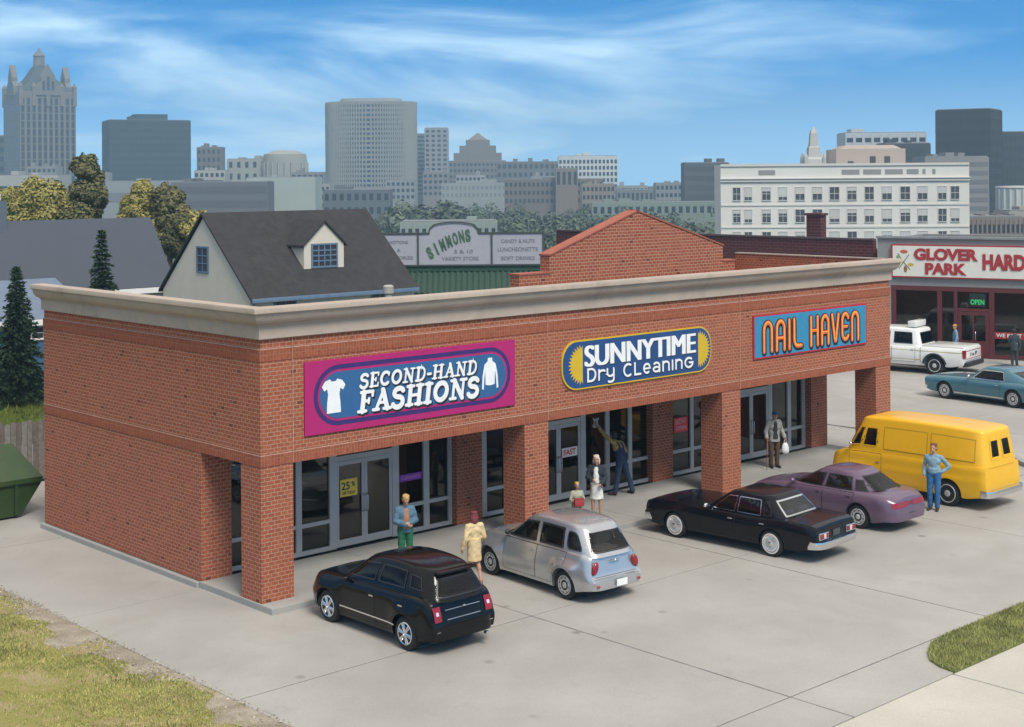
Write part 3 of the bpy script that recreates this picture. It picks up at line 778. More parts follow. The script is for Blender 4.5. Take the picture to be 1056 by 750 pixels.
    def strip(c, y0, y1, z, h, m, off=.012, name='side_trim', sides=(-1,1)):
        for sgn in sides:
            rings = []
            for j in range(25):
                y = y0+(y1-y0)*j/24; q = []
                for dz, o in ((-h/2,.002),(-h/2,off),(h/2,off),(h/2,.002)):
                    q.append((sgn*(c.sx(y,z+dz)+o), y+c.dy(y,z), z+dz))
                rings.append(q)
            MB().loft(rings).build(name, m, c.root, smooth=30)
    def wheels(c, w=.2, style='spoke', rim=CHROME, track=None):
        if style in ('bowl', 'slots'): rim = mat('wheel_silver', (.58,.58,.59), .38, .55)
        tr = track or c.W-.02-w/2
        for ya in c.ax:
            for sgn in (-1, 1):
                p = (sgn*tr, ya, c.wr); r = c.wr; rr = r*c.s.get('rimf', .66)
                k = MB().lathe([(-w/2,rr*.5),(-w/2,rr),(-w/2+.008,rr+.015),(-w/2,r-.05),(-w/2+.012,r-.018),(-w/2+.045,r),(w/2-.045,r),(w/2-.012,r-.018),(w/2,r-.05),(w/2-.008,rr+.015),(w/2,rr),(w/2,rr*.5)], p, 'x', 36)
                wl = k.build('wheel', TYRE, c.root, smooth=40)
                f = sgn
                def L(pr, nm, mm, n=32): return MB().lathe([(f*h, q) for h, q in pr], p, 'x', n).build(nm, mm, wl, smooth=35)
                o = w/2
                L([(o-.05,.001),(o-.05,rr-.012),(o-.048,.001)], 'wheel_disc', mat('wheel_dark', (.03,.03,.033), .5, .3))
                if style in ('white',): L([(o+.004,r-.085),(o+.007,r-.08),(o+.007,rr-.01),(o+.003,rr-.014)], 'whitewall', WW)
                mb = MB().lathe([(f*h, q) for h, q in [(o-.04,rr-.03),(o+.006,rr-.022),(o+.012,rr-.004),(o+.004,rr+.006),(o-.04,rr)]], p, 'x', 36, False)
                if style == 'spoke':
                    for q in range(6):
                        a = 2*pi*q/6+.2
                        for da in (-.13, .13):
                            e0, e1 = (a+da*.6, .035), (a+da, rr-.015)
                            pts = [Vector((p[0]+f*(o-.004), p[1]+e[1]*math.cos(e[0]), p[2]+e[1]*math.sin(e[0]))) for e in (e0, e1)]
                            mb.tube(pts, [.026,.021], 8)
                    mb.lathe([(f*h, q) for h, q in [(o-.03,.06),(o+.004,.055),(o+.012,.03),(o+.013,.001)]], p, 'x', 20)
                elif style == 'slots':
                    mb.lathe([(f*h, q) for h, q in [(o-.02,rr-.02),(o+.004,rr*.8),(o+.006,rr*.62),(o-.004,rr*.5),(o-.004,rr*.36),(o+.018,rr*.24),(o+.022,.001)]], p, 'x', 36, False)
                    hs = MB()
                    for q in range(8):
                        a = 2*pi*q/8+.2; cx = p[1]+rr*.72*math.cos(a); cz = p[2]+rr*.72*math.sin(a)
                        hs.ell((p[0]+f*(o+.004), cx, cz), .006, rr*.075, rr*.10, 10, 6)
                    hs.build('vent', TRIM, wl, smooth=60)  # slots of the wheel disc, shaped as raised black beads
                elif style == 'white':
                    mb.lathe([(f*h, q) for h, q in [(o-.005,rr-.02),(o-.012,rr*.7),(o-.02,rr*.45),(o+.005,rr*.36),(o+.03,rr*.22),(o+.034,.001)]], p, 'x', 36, False)
                    for q in range(20):
                        a = 2*pi*q/20
                        pts = [Vector((p[0]+f*(o+x_), p[1]+q2*math.cos(a+d_), p[2]+q2*math.sin(a+d_))) for x_, q2, d_ in ((.02,rr*.3,0),(.004,rr*.93,.12))]
                        mb.tube(pts, .006, 5)
                elif style == 'bowl':
                    mb.lathe([(f*h, q) for h, q in [(o-.02,rr-.02),(o-.035,rr*.75),(o-.03,rr*.5),(o-.01,rr*.42),(o+.01,rr*.3),(o+.02,.001)]], p, 'x', 36, False)
                    hs = MB()
                    for q in range(5):
                        a = 2*pi*q/5+.3; hs.ell((p[0]+f*(o-.024), p[1]+rr*.64*math.cos(a), p[2]+rr*.64*math.sin(a)), .006, rr*.15, rr*.12, 10, 6)
                    hs.build('vent', TRIM, wl, smooth=60)  # holes of the wheel bowl, also raised black beads
                mb.build('rim', rim, wl, smooth=40)
        # dark underbody between the wheels
        MB().box(-tr+.16, tr-.16, -c.ra-.1, c.ax[1]+c.ra+.1, c.sill-.02, c.wr+c.ra+.06).build('underbody', TRIM, c.root)
    def block(c, x0, x1, y0, y1, z0, z1, m, name, bev=.02, parent=None, mirror=False):
        out = []
        for s_ in ((1,-1) if mirror else (1,)):
            out.append(MB().box(s_*x0, s_*x1, y0, y1, z0, z1, bev).build(name, m, parent or c.root, smooth=50))
        return out
    def bumper(c, front, z0, z1, m, out=.05, name='bumper', wrap=.35, ext=1.0):
        """a bar that wraps round the end of the body"""
        rings = []; zc = (z0+z1)/2; n = 21; yE = c.yF if front else c.yR
        for k in range(n):
            u = -1+2*k/(n-1); x = c.W*.93*ext*math.copysign(abs(u)**.75, u)*1.02
            y = abs(u)**6*wrap; q = []
            for dz, o in ((z0-zc, -.05),(z0-zc+.02, out),(0,out+.02),(z1-zc-.02, out),(z1-zc,-.05)):
                yy = yE+(o-y if front else y-o); q.append((x*(1+.02*(o>0)), yy, zc+dz))
            rings.append(q)
        return MB().loft(rings).build(name, m, c.root, smooth=45)
    def rear_patch(c, x0, x1, z0, z1, m, name, off=.012, parent=None, mirror=True, th=.02, nx=8, nz=6):
        out = []
        for s_ in ((1,-1) if mirror else (1,)):
            P = []; Q = []
            for i in range(nz+1):
                z = z0+(z1-z0)*i/nz; r1 = []; 
                for j in range(nx+1):
                    x = x0+(x1-x0)*j/nx
                    # walk forward from the tail until the body is wide enough
                    y = c.yR
                    while c.sx(y, z) < x and y < c.yR+.6: y += .01
                    r1.append((s_*x, y+c.dy(y,z)-off, z))
                P.append(r1)
            mb = MB().grid(P)
            out.append(mb.build(name, m, parent or c.root, smooth=50))
        return out
    def mirrors(c, y, z, m, sx=.09):
        for s_ in (-1, 1):
            x = c.sx(y, c.top(y)-.05)
            mb = MB().ell((s_*(x+.07), y, z), .085, .055, .062).tube([(s_*(x-.08), y, z-.04),(s_*(x+.04), y, z-.02)], .02)
            mb.build('mirror', m, c.root, smooth=60)
    def plate(c, z, m=WHITE, w=.3, off=.03, x=0, front=False):
        y = c.yR+c.dy(c.yR, z)-off
        MB().box(x-w/2, x+w/2, y-.008, y+.01, z-.075, z+.075, .004).build('license_plate', m, c.root)
    def lights(c, z, x0, x1, h):
        for s_ in (-1, 1):
            y = c.yF
            while c.sx(y, z) < x1+.03 and y > c.yF-.6: y -= .01
            MB().ell((s_*(x0+x1)/2, y+c.dy(y,z)-.02, z), (x1-x0)/2, .07, h/2).build('headlight', CLR, c.root, smooth=60)

# black compact hatchback
PB = paint('black_paint', (.003,.003,.0035), rough=.14, coat=.06, spec=.3)
c = Car('parked_car', 'glossy black hatchback with silver spoked wheels parked nearest the second-hand shop', dict(yR=-.86, yF=3.46, W=1.80, wr=.345, ra=.405, wb=2.67, flare=.05, sill=.24, n=5.2, inside=SEATB, crown=.03,
  top=[(-.9,1.04),(-.6,1.13),(0,1.15),(1.2,1.11),(2.2,1.09),(2.9,1.05),(3.2,1.0),(3.46,.90)], nose=.6, nose_in=.2, tail=.35, tail_in=.10,
  rear_prof=[(0,.16),(.35,.03),(.55,0),(.7,.05),(.8,.07),(1.05,.16)], front_prof=[(0,.16),(.35,.02),(.6,0),(.95,.2)],
  fb=2.48, fr=1.66, rb=-.80, rr=-.50, gwb=1.64, gwr=1.16, roof=1.66, rk=.085), (.6+.87, -4.34, GL0), 0, 'cars parked at the shops')
c.body(PB); c.cabin(PB); c.wheels(.22, 'spoke')
c.side_glass(1.10, 2.02, 1.06, 1.56, .2, .82); c.side_glass(.10, .98, .16, .94, .2, .82); c.side_glass(-.40, -.02, -.26, .04, .3, .76)
c.end_glass(True, .08, .92, .88); c.end_glass(False, .16, .84, .77, .73, CGW)
c.doors([(.98,2.05),(-.02,.96)], PB, hz=.90); c.strip(.3, 2.2, .47, .03, CHROME, .016)
c.rear_patch(.58, .77, .70, .985, REDL, 'taillight', .02); c.rear_patch(.64, .71, .82, .89, CLR, 'reverse_light', .026)
c.rear_patch(0, .46, .885, .90, GREYM, 'hatch_trim', .022); c.rear_patch(0, .44, .70, .72, GREYM, 'tailgate_strip', .018); c.rear_patch(0, .74, .50, .515, CHROME, 'bumper_strip', .018)
c.bumper(False, .30, .62, PB, .03, wrap=.3); c.bumper(True, .28, .60, PB, .02, wrap=.4)
c.mirrors(1.95, 1.08, PB); c.lights(.74, .5, .78, .2); c.block(-.50,.50,-.66,-.46,1.575,1.615,PB,'spoiler',.02); c.block(.5,.58,-.94,-.84,.24,.3,CHROME,'exhaust_pipe',.02)
c.block(-.03,.03,-.83,-.78,.90,.94,CHROME,'badge',.01)

# silver retro wagon
PS = paint('silver_paint', (.50,.505,.515), .7, .27, .6)
c = Car('parked_car', 'silver retro wagon with rounded fenders parked before the second brick pillar', dict(yR=-.84, yF=3.55, W=1.74, wr=.325, ra=.395, wb=2.72, flare=.085, sill=.22, n=6, crown=.045,
  top=[(-.9,1.02),(-.5,1.08),(0,1.08),(1.5,1.06),(2.4,1.06),(2.9,1.02),(3.3,.92),(3.58,.74)], nose=1.0, nose_in=.34, tail=.5, tail_in=.16,
  vs=[(0,.95),(.15,.985),(.4,1),(.6,.97),(.75,.93),(.88,.90),(.96,.87),(1,.83)],
  rear_prof=[(0,.16),(.33,.0),(.52,-.02),(.62,.06),(1.05,.17)], front_prof=[(0,.1),(.35,-.04),(.55,0),(1,.12)],
  fb=2.45, fr=1.58, rb=-.76, rr=-.34, gwb=1.48, gwr=1.18, roof=1.67, rk=.085, inside=SEATB), (5.42+.87, -4.08, GL0), R(-3.6), 'cars parked at the shops')
c.body(PS); c.cabin(PS); c.wheels(.2, 'slots')
FB = (TRIM, .04)
c.side_glass(1.12, 2.12, 1.10, 1.58, .10, .84, CGW, frame=FB); c.side_glass(.16, 1.0, .2, .98, .10, .84, CGW, frame=FB); c.side_glass(-.46, .04, -.2, .08, .14, .80, CGW, frame=FB, rnd=.06)
c.end_glass(True, .1, .9, .86, None, CG); c.end_glass(False, .16, .86, .80, .74, CGW, frame=(TRIM,.02))
c.doors([(1.04,2.2),(.02,1.02)], PS, hz=.90, hm=PS); c.mirrors(2.05, 1.16, TRIM)
for s_ in (1,-1):
    MB().ell((0,0,0), .088, .06, .155, 16, 10, Matrix.Rotation(s_*R(-22),3,'Y')).xf(Matrix.Translation((s_*.61,-.775,.80))).build('taillight', REDL, c.root, smooth=60)
    MB().ell((s_*.62,-.90,.42), .05, .03, .03).build('reflector', REDL, c.root, smooth=60)
c.bumper(False, .30, .58, PS, .05, wrap=.3); c.bumper(True, .28, .58, PS, .03, wrap=.4); c.plate(.44, WHITE, .32, .10, .05)
c.block(-.16,.16,-.79,-.75,.905,.92,CHROME,'badge',.006); MB().ell((0,-.79,.912), .03, .02, .028).build('badge', CHROME, c.root, smooth=60)
c.lights(.78, .5, .74, .24); c.rear_patch(0, .62, .60, .607, SEAM, 'tailgate_seam', .012)

# black full-size sedan with whitewalls
PK = paint('navy_black_paint', (.003,.0035,.007), rough=.16, coat=.06, spec=.32)
c = Car('parked_car', 'long black sedan with whitewall tyres and chrome bumper in the row', dict(yR=-1.32, yF=4.02, W=1.93, wr=.335, ra=.375, wb=3.0, flare=0, sill=.25, n=8, crown=.025,
  top=[(-1.4,.86),(-1.2,.94),(-.4,.97),(.6,.93),(2.1,.94),(3.0,.94),(3.75,.90),(4.05,.82)], nose=.35, nose_in=.08, tail=.35, tail_in=.06,
  vs=[(0,.93),(.2,.975),(.5,1),(.72,1),(.8,.985),(.93,.955),(1,.92)],
  rear_prof=[(0,.2),(.4,.03),(.55,.0),(.86,.04),(1,.1)], front_prof=[(0,.15),(.4,0),(.9,.04)],
  fb=2.2, fr=1.42, rb=-.42, rr=.12, gwb=1.68, gwr=1.34, roof=1.43, rk=.03, inside=mat('seat_blue',(.10,.11,.14),.8)), (11.76+.93, -4.94, GL0), R(4.0), 'cars parked at the shops')
c.body(PK); c.cabin(PK); c.wheels(.2, 'white')
FC = (CHROME, .045)
CGB = glass('car_glass_blue', (.42,.45,.50), .02)
c.side_glass(1.16, 1.86, 1.12, 1.38, .1, .84, CGB, frame=(CHROME,.02)); c.side_glass(.36, 1.08, .40, 1.06, .1, .84, CGB, frame=(CHROME,.02)); c.side_glass(.02,.28,.16,.32,.12,.8,CGB)
c.end_glass(True, .1, .9, .9); c.end_glass(False, .14, .86, .86, None, CGB, frame=FC)
c.doors([(1.1,2.15),(.14,1.08)], PK, hz=.80); c.mirrors(1.95, 1.02, CHROME)
for s_ in (1,-1):
    c.block(s_*.42, s_*.84, -1.36, -1.28, .60, .77, CHROME, 'taillight_frame', .015)
    for a, b, m_ in ((.44,.555,REDL),(.565,.66,CLR),(.67,.82,REDL)): c.block(s_*a, s_*b, -1.375, -1.34, .625, .745, m_, 'taillight', .008)
c.bumper(False, .36, .57, CHROME, .12, wrap=.20, ext=1.03); c.bumper(True, .36, .56, CHROME, .13, wrap=.20, ext=1.03); c.plate(.68, mat('plate_dark', (.05,.06,.06), .5), .32, .01)
c.lights(.68, .5, .82, .16); c.block(-.4,.4,3.98,4.04,.58,.78,CHROME,'grille',.01)

# plum coloured rounded sedan
PP_ = paint('plum_paint', (.125,.078,.125), .12, .32, .55)
c = Car('parked_car', 'plum coloured rounded sedan parked between the black sedan and yellow van', dict(yR=-1.08, yF=3.86, W=1.86, wr=.325, ra=.385, wb=2.76, flare=.025, sill=.22, n=4.2, crown=.05,
  top=[(-1.15,.80),(-.9,.92),(-.4,.98),(.6,.96),(2.2,.95),(2.9,.88),(3.5,.76),(3.9,.6)], nose=1.0, nose_in=.34, tail=.6, tail_in=.24,
  rear_prof=[(0,.18),(.35,.02),(.55,0),(.8,.06),(1,.16)], front_prof=[(0,.16),(.35,0),(.5,.02),(.9,.3)],
  fb=2.5, fr=1.45, rb=-.62, rr=.22, gwb=1.58, gwr=1.16, roof=1.42, rk=.07), (15.84+.86, -4.82, GL0), R(1), 'cars parked at the shops')
c.body(PP_); c.cabin(PP_); c.wheels(.2, 'slots')
PG = glass('car_glass_plum', (.38,.34,.36), .03)
c.side_glass(1.22, 2.15, 1.16, 1.50, .10, .82, PG); c.side_glass(.26, 1.12, .34, 1.08, .10, .82, PG); c.side_glass(-.22, .16, .06, .24, .14, .72, PG)
c.end_glass(True, .1, .9, .84, .8, CG); c.end_glass(False, .14, .9, .80, .74, CG)
c.doors([(1.16,2.3),(.16,1.14)], PP_, hz=.84, hm=PP_); c.mirrors(2.1, 1.02, PP_)
c.rear_patch(.12, .78, .66, .80, REDL, 'taillight', .02); c.rear_patch(0, .12, .68, .78, mat('dark_red_lens', (.16,.008,.012), .25, coat=.5), 'light_bar', .016)
c.bumper(False, .28, .56, PP_, .03, wrap=.4); c.bumper(True, .26, .52, PP_, .02, wrap=.5); c.lights(.62, .4, .72, .14); c.plate(.44, mat('plate_dark', (.05,.06,.06), .5), .3, .045)

# yellow panel van
PY2 = mat('van_yellow', (.82,.44,.012), .35, 0, var=.03, coat=.25)
c = Car('panel_van', 'yellow panel van with two small rear windows and chrome bumper', dict(yR=-1.22, yF=3.98, W=2.02, wr=.37, ra=.44, rimf=.7, wb=3.12, flare=.012, sill=.30, n=11, crown=.02,
  top=[(-1.3,1.24),(2.8,1.24),(3.35,1.22),(3.8,1.14),(4.0,1.02)], nose=.4, nose_in=.10, tail=.3, tail_in=.05,
  vs=[(0,.95),(.12,.975),(.4,.99),(.52,1.0),(.60,1.0),(.64,.985),(.9,.985),(1,.96)],
  rear_prof=[(0,.05),(.4,.0),(1.25,.05)], front_prof=[(0,.1),(.4,0),(.8,.02),(1.2,.12)],
  fb=3.52, fr=2.96, rb=-1.19, rr=-1.03, gwb=1.94, gwr=1.66, roof=2.27, rk=.012, inside=mat('seat_tan',(.25,.14,.07),.8)), (19.93+.97, -5.07, GL0), R(.5), None, 'van')
c.body(PY2); c.cabin(PY2); c.wheels(.22, 'bowl')
VG_ = glass('van_glass', (.72,.52,.34), .03, .9, 1.4); FV = (PY2, .025)
c.side_glass(2.36, 2.86, 2.36, 2.72, .18, .74, VG_, .006, frame=FV); c.side_glass(2.93, 3.28, 2.82, 2.92, .18, .74, VG_, .006, frame=FV)
c.end_glass(True, .14, .82, .9, None, CGW)
VW = glass('van_window', (.40,.22,.12), .05)
for s_ in (1,-1):
    def pt(u, t, o):
        yc, Lh, w = c.lv(t); y = yc-Lh*(1-abs(u)**c.n)**(1/c.n)-o; return (u*w, y, c.gz(y,t))
    c.holes.append(('end', lambda t, x, y, w, yc, s_=s_: .27 < t < .73 and .13 < s_*x/w < .56 and y < yc))
    gq = MB().grid([[pt(s_*u, t, .006) for u in (.10,.3,.59)] for t in (.23,.5,.77)]).build('rear_window', VW, c.root)
    uu = (.08,.14,.3,.55,.62); tt = (.20,.28,.5,.72,.80); P = [[pt(s_*u, t, .012) for u in uu] for t in tt]
    MB().add([p for r in P for p in r], [(i*5+j,i*5+j+1,(i+1)*5+j+1,(i+1)*5+j) for i in range(4) for j in range(4) if i in (0,3) or j in (0,3)]).build('window_trim', PY2, gq)
for y0_, y1_ in ((-.82,.55), (.70,2.12)):
    for s_ in (-1,1):
        def sp(y, t, o): return (s_*(c.gx(y,t)+o), y, c.gz(y,t))
        gp_ = MB().grid([[sp(y0_+(y1_-y0_)*k/12, t, .012) for k in range(13)] for t in (.16,.3,.45,.6,.74)]).build('side_panel', PY2, c.root, smooth=180)
        MB().grid([[sp(y0_-.03+(y1_-y0_+.06)*k/12, t, .003) for k in range(13)] for t in (.125,.3,.45,.6,.775)]).build('panel_edge', mat('van_shadow_gap', (.56,.28,.009), .5), gp_, smooth=180)
c.doors([(2.2,3.3)], PY2, .42, .95); c.side_patch(.9, 2.1, .42, -.02, PY2, .004, 'cargo_door', None, (-1,1))
c.bumper(False, .38, .60, CHROME, .15, wrap=.13, ext=1.04); c.bumper(True, .40, .58, CHROME, .10, wrap=.2, ext=1.03)
c.lights(.85, .6, .84, .2); c.mirrors(3.2, 1.42, CHROME); c.block(-.6,.6,3.93,4.02,.62,.9,TRIM,'grille',.01)

# white pickup
PWH = paint('white_truck_paint', (.72,.72,.69), 0, .3, .6)
c = Car('pickup_truck', 'white extended cab pickup truck with roof box outside the hardware store', dict(yR=-1.30, yF=4.70, W=2.0, wr=.39, ra=.46, wb=3.75, flare=.03, sill=.36, n=8, crown=.01,
  top=[(-1.4,1.18),(1.3,1.18),(1.4,1.18),(3.3,1.18),(4.3,1.12),(4.75,1.0)], nose=.5, nose_in=.12, tail=.2, tail_in=.03,
  rear_prof=[(0,.02),(1.2,.02)], front_prof=[(0,.1),(.5,0),(1.1,.12)],
  fb=3.35, fr=2.70, rb=.58, rr=.78, gwb=1.76, gwr=1.46, roof=1.84, rk=.03), (44.3+.97, 10.3, GL0), R(10), None, 'pickup truck')
c.body(PWH); c.cabin(PWH); c.wheels(.24, 'bowl')
c.side_glass(2.0, 2.98, 2.0, 2.66, .12, .82); c.side_glass(.98, 1.82, 1.04, 1.82, .12, .82); c.end_glass(True,.1,.9,.9); c.end_glass(False,.14,.84,.82)
c.doors([(1.9,3.2),(.85,1.86)], PWH, .5, 1.0)
YS = mat('pinstripe', (.40,.33,.10), .5)
c.strip(-1.2, 4.3, .98, .022, YS, .011); c.strip(.6, 3.2, .60, .022, YS, .011)
c.side_patch(.60, .62, .5, -.01, SEAM, .004, 'bed_seam', None, (-1,1), ny=2); c.block(-.9,.9,-1.22,.56,1.17,1.215,PWH,'bed_cover',.01)
for s_ in (1,-1): c.block(s_*.86, s_*1.0, -1.32, -1.2, .76, 1.1, REDL, 'taillight', .01)
c.block(-.84,.84,-1.315,-1.28,.66,1.14,PWH,'tailgate',.01); c.block(-.84,.84,-1.322,-1.31,1.04,1.065,mat('tailgate_red',(.35,.03,.04),.4),'tailgate_stripe',.002); c.block(-.84,.84,-1.322,-1.31,.72,.745,mat('tailgate_red',(.35,.03,.04),.4),'tailgate_stripe',.002)
text_mb('I u P', .15, .75, .01, .03, 0, -.38, -1.317, .82).build('tailgate_lettering', TRIM, c.root)
c.bumper(False, .40, .60, TRIM, .14, wrap=.05); c.bumper(True, .42, .62, CHROME, .08, wrap=.2); c.lights(.88,.6,.9,.22)
c.block(-.62,.62,.98,1.30,1.90,2.16,PWH,'roof_box',.03); c.mirrors(3.1, 1.32, TRIM)


for ya in c.ax:
    for s_ in (-1,1):
        pts = [(s_*(c.sx(ya+(c.ra+.03)*math.cos(R(a)), c.wr+(c.ra+.03)*math.sin(R(a)))+.012), ya+(c.ra+.03)*math.cos(R(a)), c.wr+(c.ra+.03)*math.sin(R(a))) for a in range(8,173,9)]
        MB().tube(pts, .042, 8).build('fender_trim', TRIM, c.root, smooth=60)
# teal fastback coupe
PT = paint('teal_paint', (.055,.165,.215), .3, .26, .8)
c = Car('passing_car', 'metallic teal fastback coupe with chrome sill on the side street', dict(yR=-1.22, yF=4.05, W=1.92, wr=.335, ra=.38, wb=3.05, flare=.02, sill=.24, n=6.5, crown=.03,
  top=[(-1.3,.78),(-1.0,.88),(-.2,.93),(1.0,.90),(2.1,.92),(3.2,.88),(3.9,.82),(4.1,.74)], nose=.4, nose_in=.08, tail=.5, tail_in=.1,
  rear_prof=[(0,.2),(.4,.04),(.6,.0),(.9,.1)], front_prof=[(0,.2),(.4,.06),(.8,0)],
  fb=2.2, fr=1.5, rb=-1.0, rr=.42, gwb=1.66, gwr=1.26, roof=1.36, rk=.05), (37.73+.9, 2.42, GL0), R(-5.5), None, 'car')
c.body(PT); c.cabin(PT); c.wheels(.2, 'slots')
c.side_glass(.42, 1.86, .55, 1.46, .1, .82, frame=(CHROME,.02)); c.end_glass(True,.1,.9,.88); c.end_glass(False,.2,.85,.72,.8)
c.doors([(.55,2.05)], PT, hz=.78); c.strip(.42, 2.62, .31, .04, CHROME, .012); c.bumper(True,.36,.5,CHROME,.06,wrap=.2); c.bumper(False,.36,.5,CHROME,.06,wrap=.2)
c.rear_patch(0,.8,.62,.72,REDL,'taillight',.015); c.lights(.64,.5,.84,.14); c.mirrors(1.9,1.0,CHROME)

for c in Car.all:
    c.finish()
    if c.root.name.startswith('pickup'): c.root.scale = (1.14,)*3
    if c.root.name.startswith('passing'): c.root.scale = (1.09,)*3
# ------------------------------------------------------------------ people
SKIN = mat('skin', (.46,.25,.17), .55, var=.08, scale=8); EYE = mat('eye_dark', (.03,.02,.02), .3); LIP = mat('lip', (.35,.12,.10), .5)
def cloth(name, col): return mat('cloth_'+name, col, .88, var=.22, scale=9, bump=.25, bscale=30)
def person(label, loc, rot, H=1.78, J=None, top=None, legs=None, skirt=None, coat=None, hair=None, hat=None, shoes=(.03,.025,.02), sleeve=1.0, extra=None, group=None, nod=0, turn=0, girth=1.0, open_front=None, straps=None, bib=None, longhair=False, tucked=False):
    s = H/1.75
    j = dict(pelvis=(0,0,.97), waist=(0,.005,1.1), chest=(0,.005,1.29), neck=(0,-.005,1.47), head=(0,.02,1.625),
        hipL=(-.09,0,.93), kneeL=(-.10,.02,.51), ankL=(-.10,-.01,.085), toeL=(-.12,.16,.035), hipR=(.09,0,.93), kneeR=(.10,.02,.51), ankR=(.10,-.01,.085), toeR=(.12,.16,.035),
        shL=(-.170,-.005,1.395), elL=(-.235,-.03,1.13), wrL=(-.235,.05,.89), shR=(.170,-.005,1.395), elR=(.235,-.03,1.13), wrR=(.235,.05,.89))
    j.update(J or {})
    j = {k: Vector(v) for k, v in j.items()}
    root = thing('person', label, 'person', loc, rot, group); root.scale = (s,s,s)
    g = girth; body = MB(); up = Vector((0,0,1)); fw = Vector((0,1,0))
    hr = Matrix.Rotation(R(turn),3,'Z') @ Matrix.Rotation(R(-nod),3,'X')
    hd = j['head']; HP = lambda x,y,z: hd + hr @ Vector((x,y,z))
    # head, face, neck
    body.ell(HP(0,-.01,.025), .074, .092, .098, rot=hr); body.ell(HP(0,.025,-.05), .054, .062, .068, rot=hr); body.ell(HP(0,.065,-.088), .026, .022, .02, rot=hr)
    body.capsule(HP(0,.082,.012), HP(0,.103,-.022), .010, .016); body.ell(HP(0,.09,-.055), .026, .012, .010, rot=hr)
    for q in (-1,1): body.ell(HP(q*.076,-.01,-.005), .012, .022, .032, rot=hr); body.ell(HP(q*.03,.078,.028), .022, .012, .010, rot=hr)
    body.capsule(j['neck']-up*.03, hd-up*.05, .052, .048)
    # trunk
    sw = (j['shR']-j['shL']).normalized()
    body.capsule(j['shL'].lerp(j['shR'],.15), j['shL'].lerp(j['shR'],.85), .058)
    body.capsule(j['chest']-sw*.065*g, j['chest']+sw*.065*g, .11*g, .11*g, flat=.74, fdir=(0,1,0)); body.capsule(j['waist']-sw*.045*g, j['waist']+sw*.045*g, .10*g, None, 14, flat=.74, fdir=(0,1,0)); body.capsule(j['pelvis']-sw*.06*g, j['pelvis']+sw*.06*g, .108*g)
    body.capsule(j['pelvis'], j['chest'], .105*g, .125*g, 14, flat=.74, fdir=(0,1,0)); body.capsule(j['chest'], j['neck'], .11, .055, 14, flat=.74, fdir=(0,1,0))
    hands = MB()
    for q, L in ((-1,'L'),(1,'R')):
        body.capsule(j['hip'+L], j['knee'+L], .088*g, .056); body.capsule(j['knee'+L], j['ank'+L], .056, .036); body.ell(j['knee'+L].lerp(j['ank'+L],.28)-fw*.015, .05,.055,.10)
        body.capsule(j['ank'+L]-up*.03, j['toe'+L], .040, .028)
        body.capsule(j['sh'+L], j['el'+L], .055, .042); body.capsule(j['el'+L], j['wr'+L], .042, .029)
        # hand: palm, four fingers, thumb
        w, e = j['wr'+L], j['el'+L]; d = (w-e).normalized(); inn = Vector((-q,0,0)); sd = d.cross(inn)
        sd = sd.normalized() if sd.length > .1 else fw; nrm = sd.cross(d).normalized()
        if nrm.dot(Vector((-q,.2,0))) < 0: nrm = -nrm
        pc = w+d*.05
        body.capsule(w, w+d*.085, .028, .034, flat=.5, fdir=nrm)
        for k, ln in enumerate((.070,.078,.074,.058)):
            b0 = w+d*.088+sd*(.027-.018*k); m1 = b0+d*ln*.5+nrm*.008; m2 = b0+d*ln*.85+nrm*.032
            body.capsule(b0, m1, .0098, .009); body.capsule(m1, m2, .009, .0082)
        t0 = w+d*.03+sd*.03; t1 = t0+d*.035+sd*.022+nrm*.012; t2 = t1+d*.034+nrm*.012
        body.capsule(t0, t1, .0115, .0105); body.capsule(t1, t2, .0105, .009)
    remesh(body, 'body', .0095, SKIN, root, 1)
    for q in (-1,1):
        MB().ell(HP(q*.029,.083,.012), .0105,.006,.007, 10, 6).build('eye', EYE, root, smooth=180)
    MB().ell(HP(0,.099,-.056), .021,.005,.005, 10, 6).build('mouth', LIP, root, smooth=180)
    # clothes
    def arm(mb, L, pad, frac):
        mb.capsule(j['sh'+L], j['el'+L], .052+pad, .043+pad)
        if frac > .5: mb.capsule(j['el'+L], j['el'+L].lerp(j['wr'+L], (frac-.5)*2), .044+pad, .036+pad)
    def trunk(mb, pad, low=0.0):
        mb.capsule(j['shL'].lerp(j['shR'],.18), j['shL'].lerp(j['shR'],.82), .054+pad)
        mb.capsule(j['chest']-sw*.065*g, j['chest']+sw*.065*g, .113*g+pad, None, 14, flat=.78, fdir=(0,1,0)); mb.capsule(j['waist']-sw*.05*g, j['waist']+sw*.05*g, .106*g+pad, None, 14, flat=.82, fdir=(0,1,0))
        mb.capsule(j['waist'], j['chest'], .118*g+pad, .130*g+pad, 14, flat=.78, fdir=(0,1,0)); mb.capsule(j['chest'], j['neck']-up*.04, .110+pad, .062+pad, 14, flat=.8, fdir=(0,1,0))
        if low: mb.loft([[j['pelvis'].lerp(j['waist'], t_)+Vector(((.165*g+pad)*math.cos(a), (.115*g+pad)*math.sin(a), 0)) for a in [2*pi*k/20 for k in range(20)]] for t_ in (-low, .2, 1.0)])
    if top:
        mb = MB(); trunk(mb, .012, 0 if bib else .35 if not tucked else .05)
        for L in 'LR': arm(mb, L, .010, sleeve if not coat else .4)
        remesh(mb, 'shirt', .013, cloth(*top), root, 3, folds=.0075 if not coat else 0)
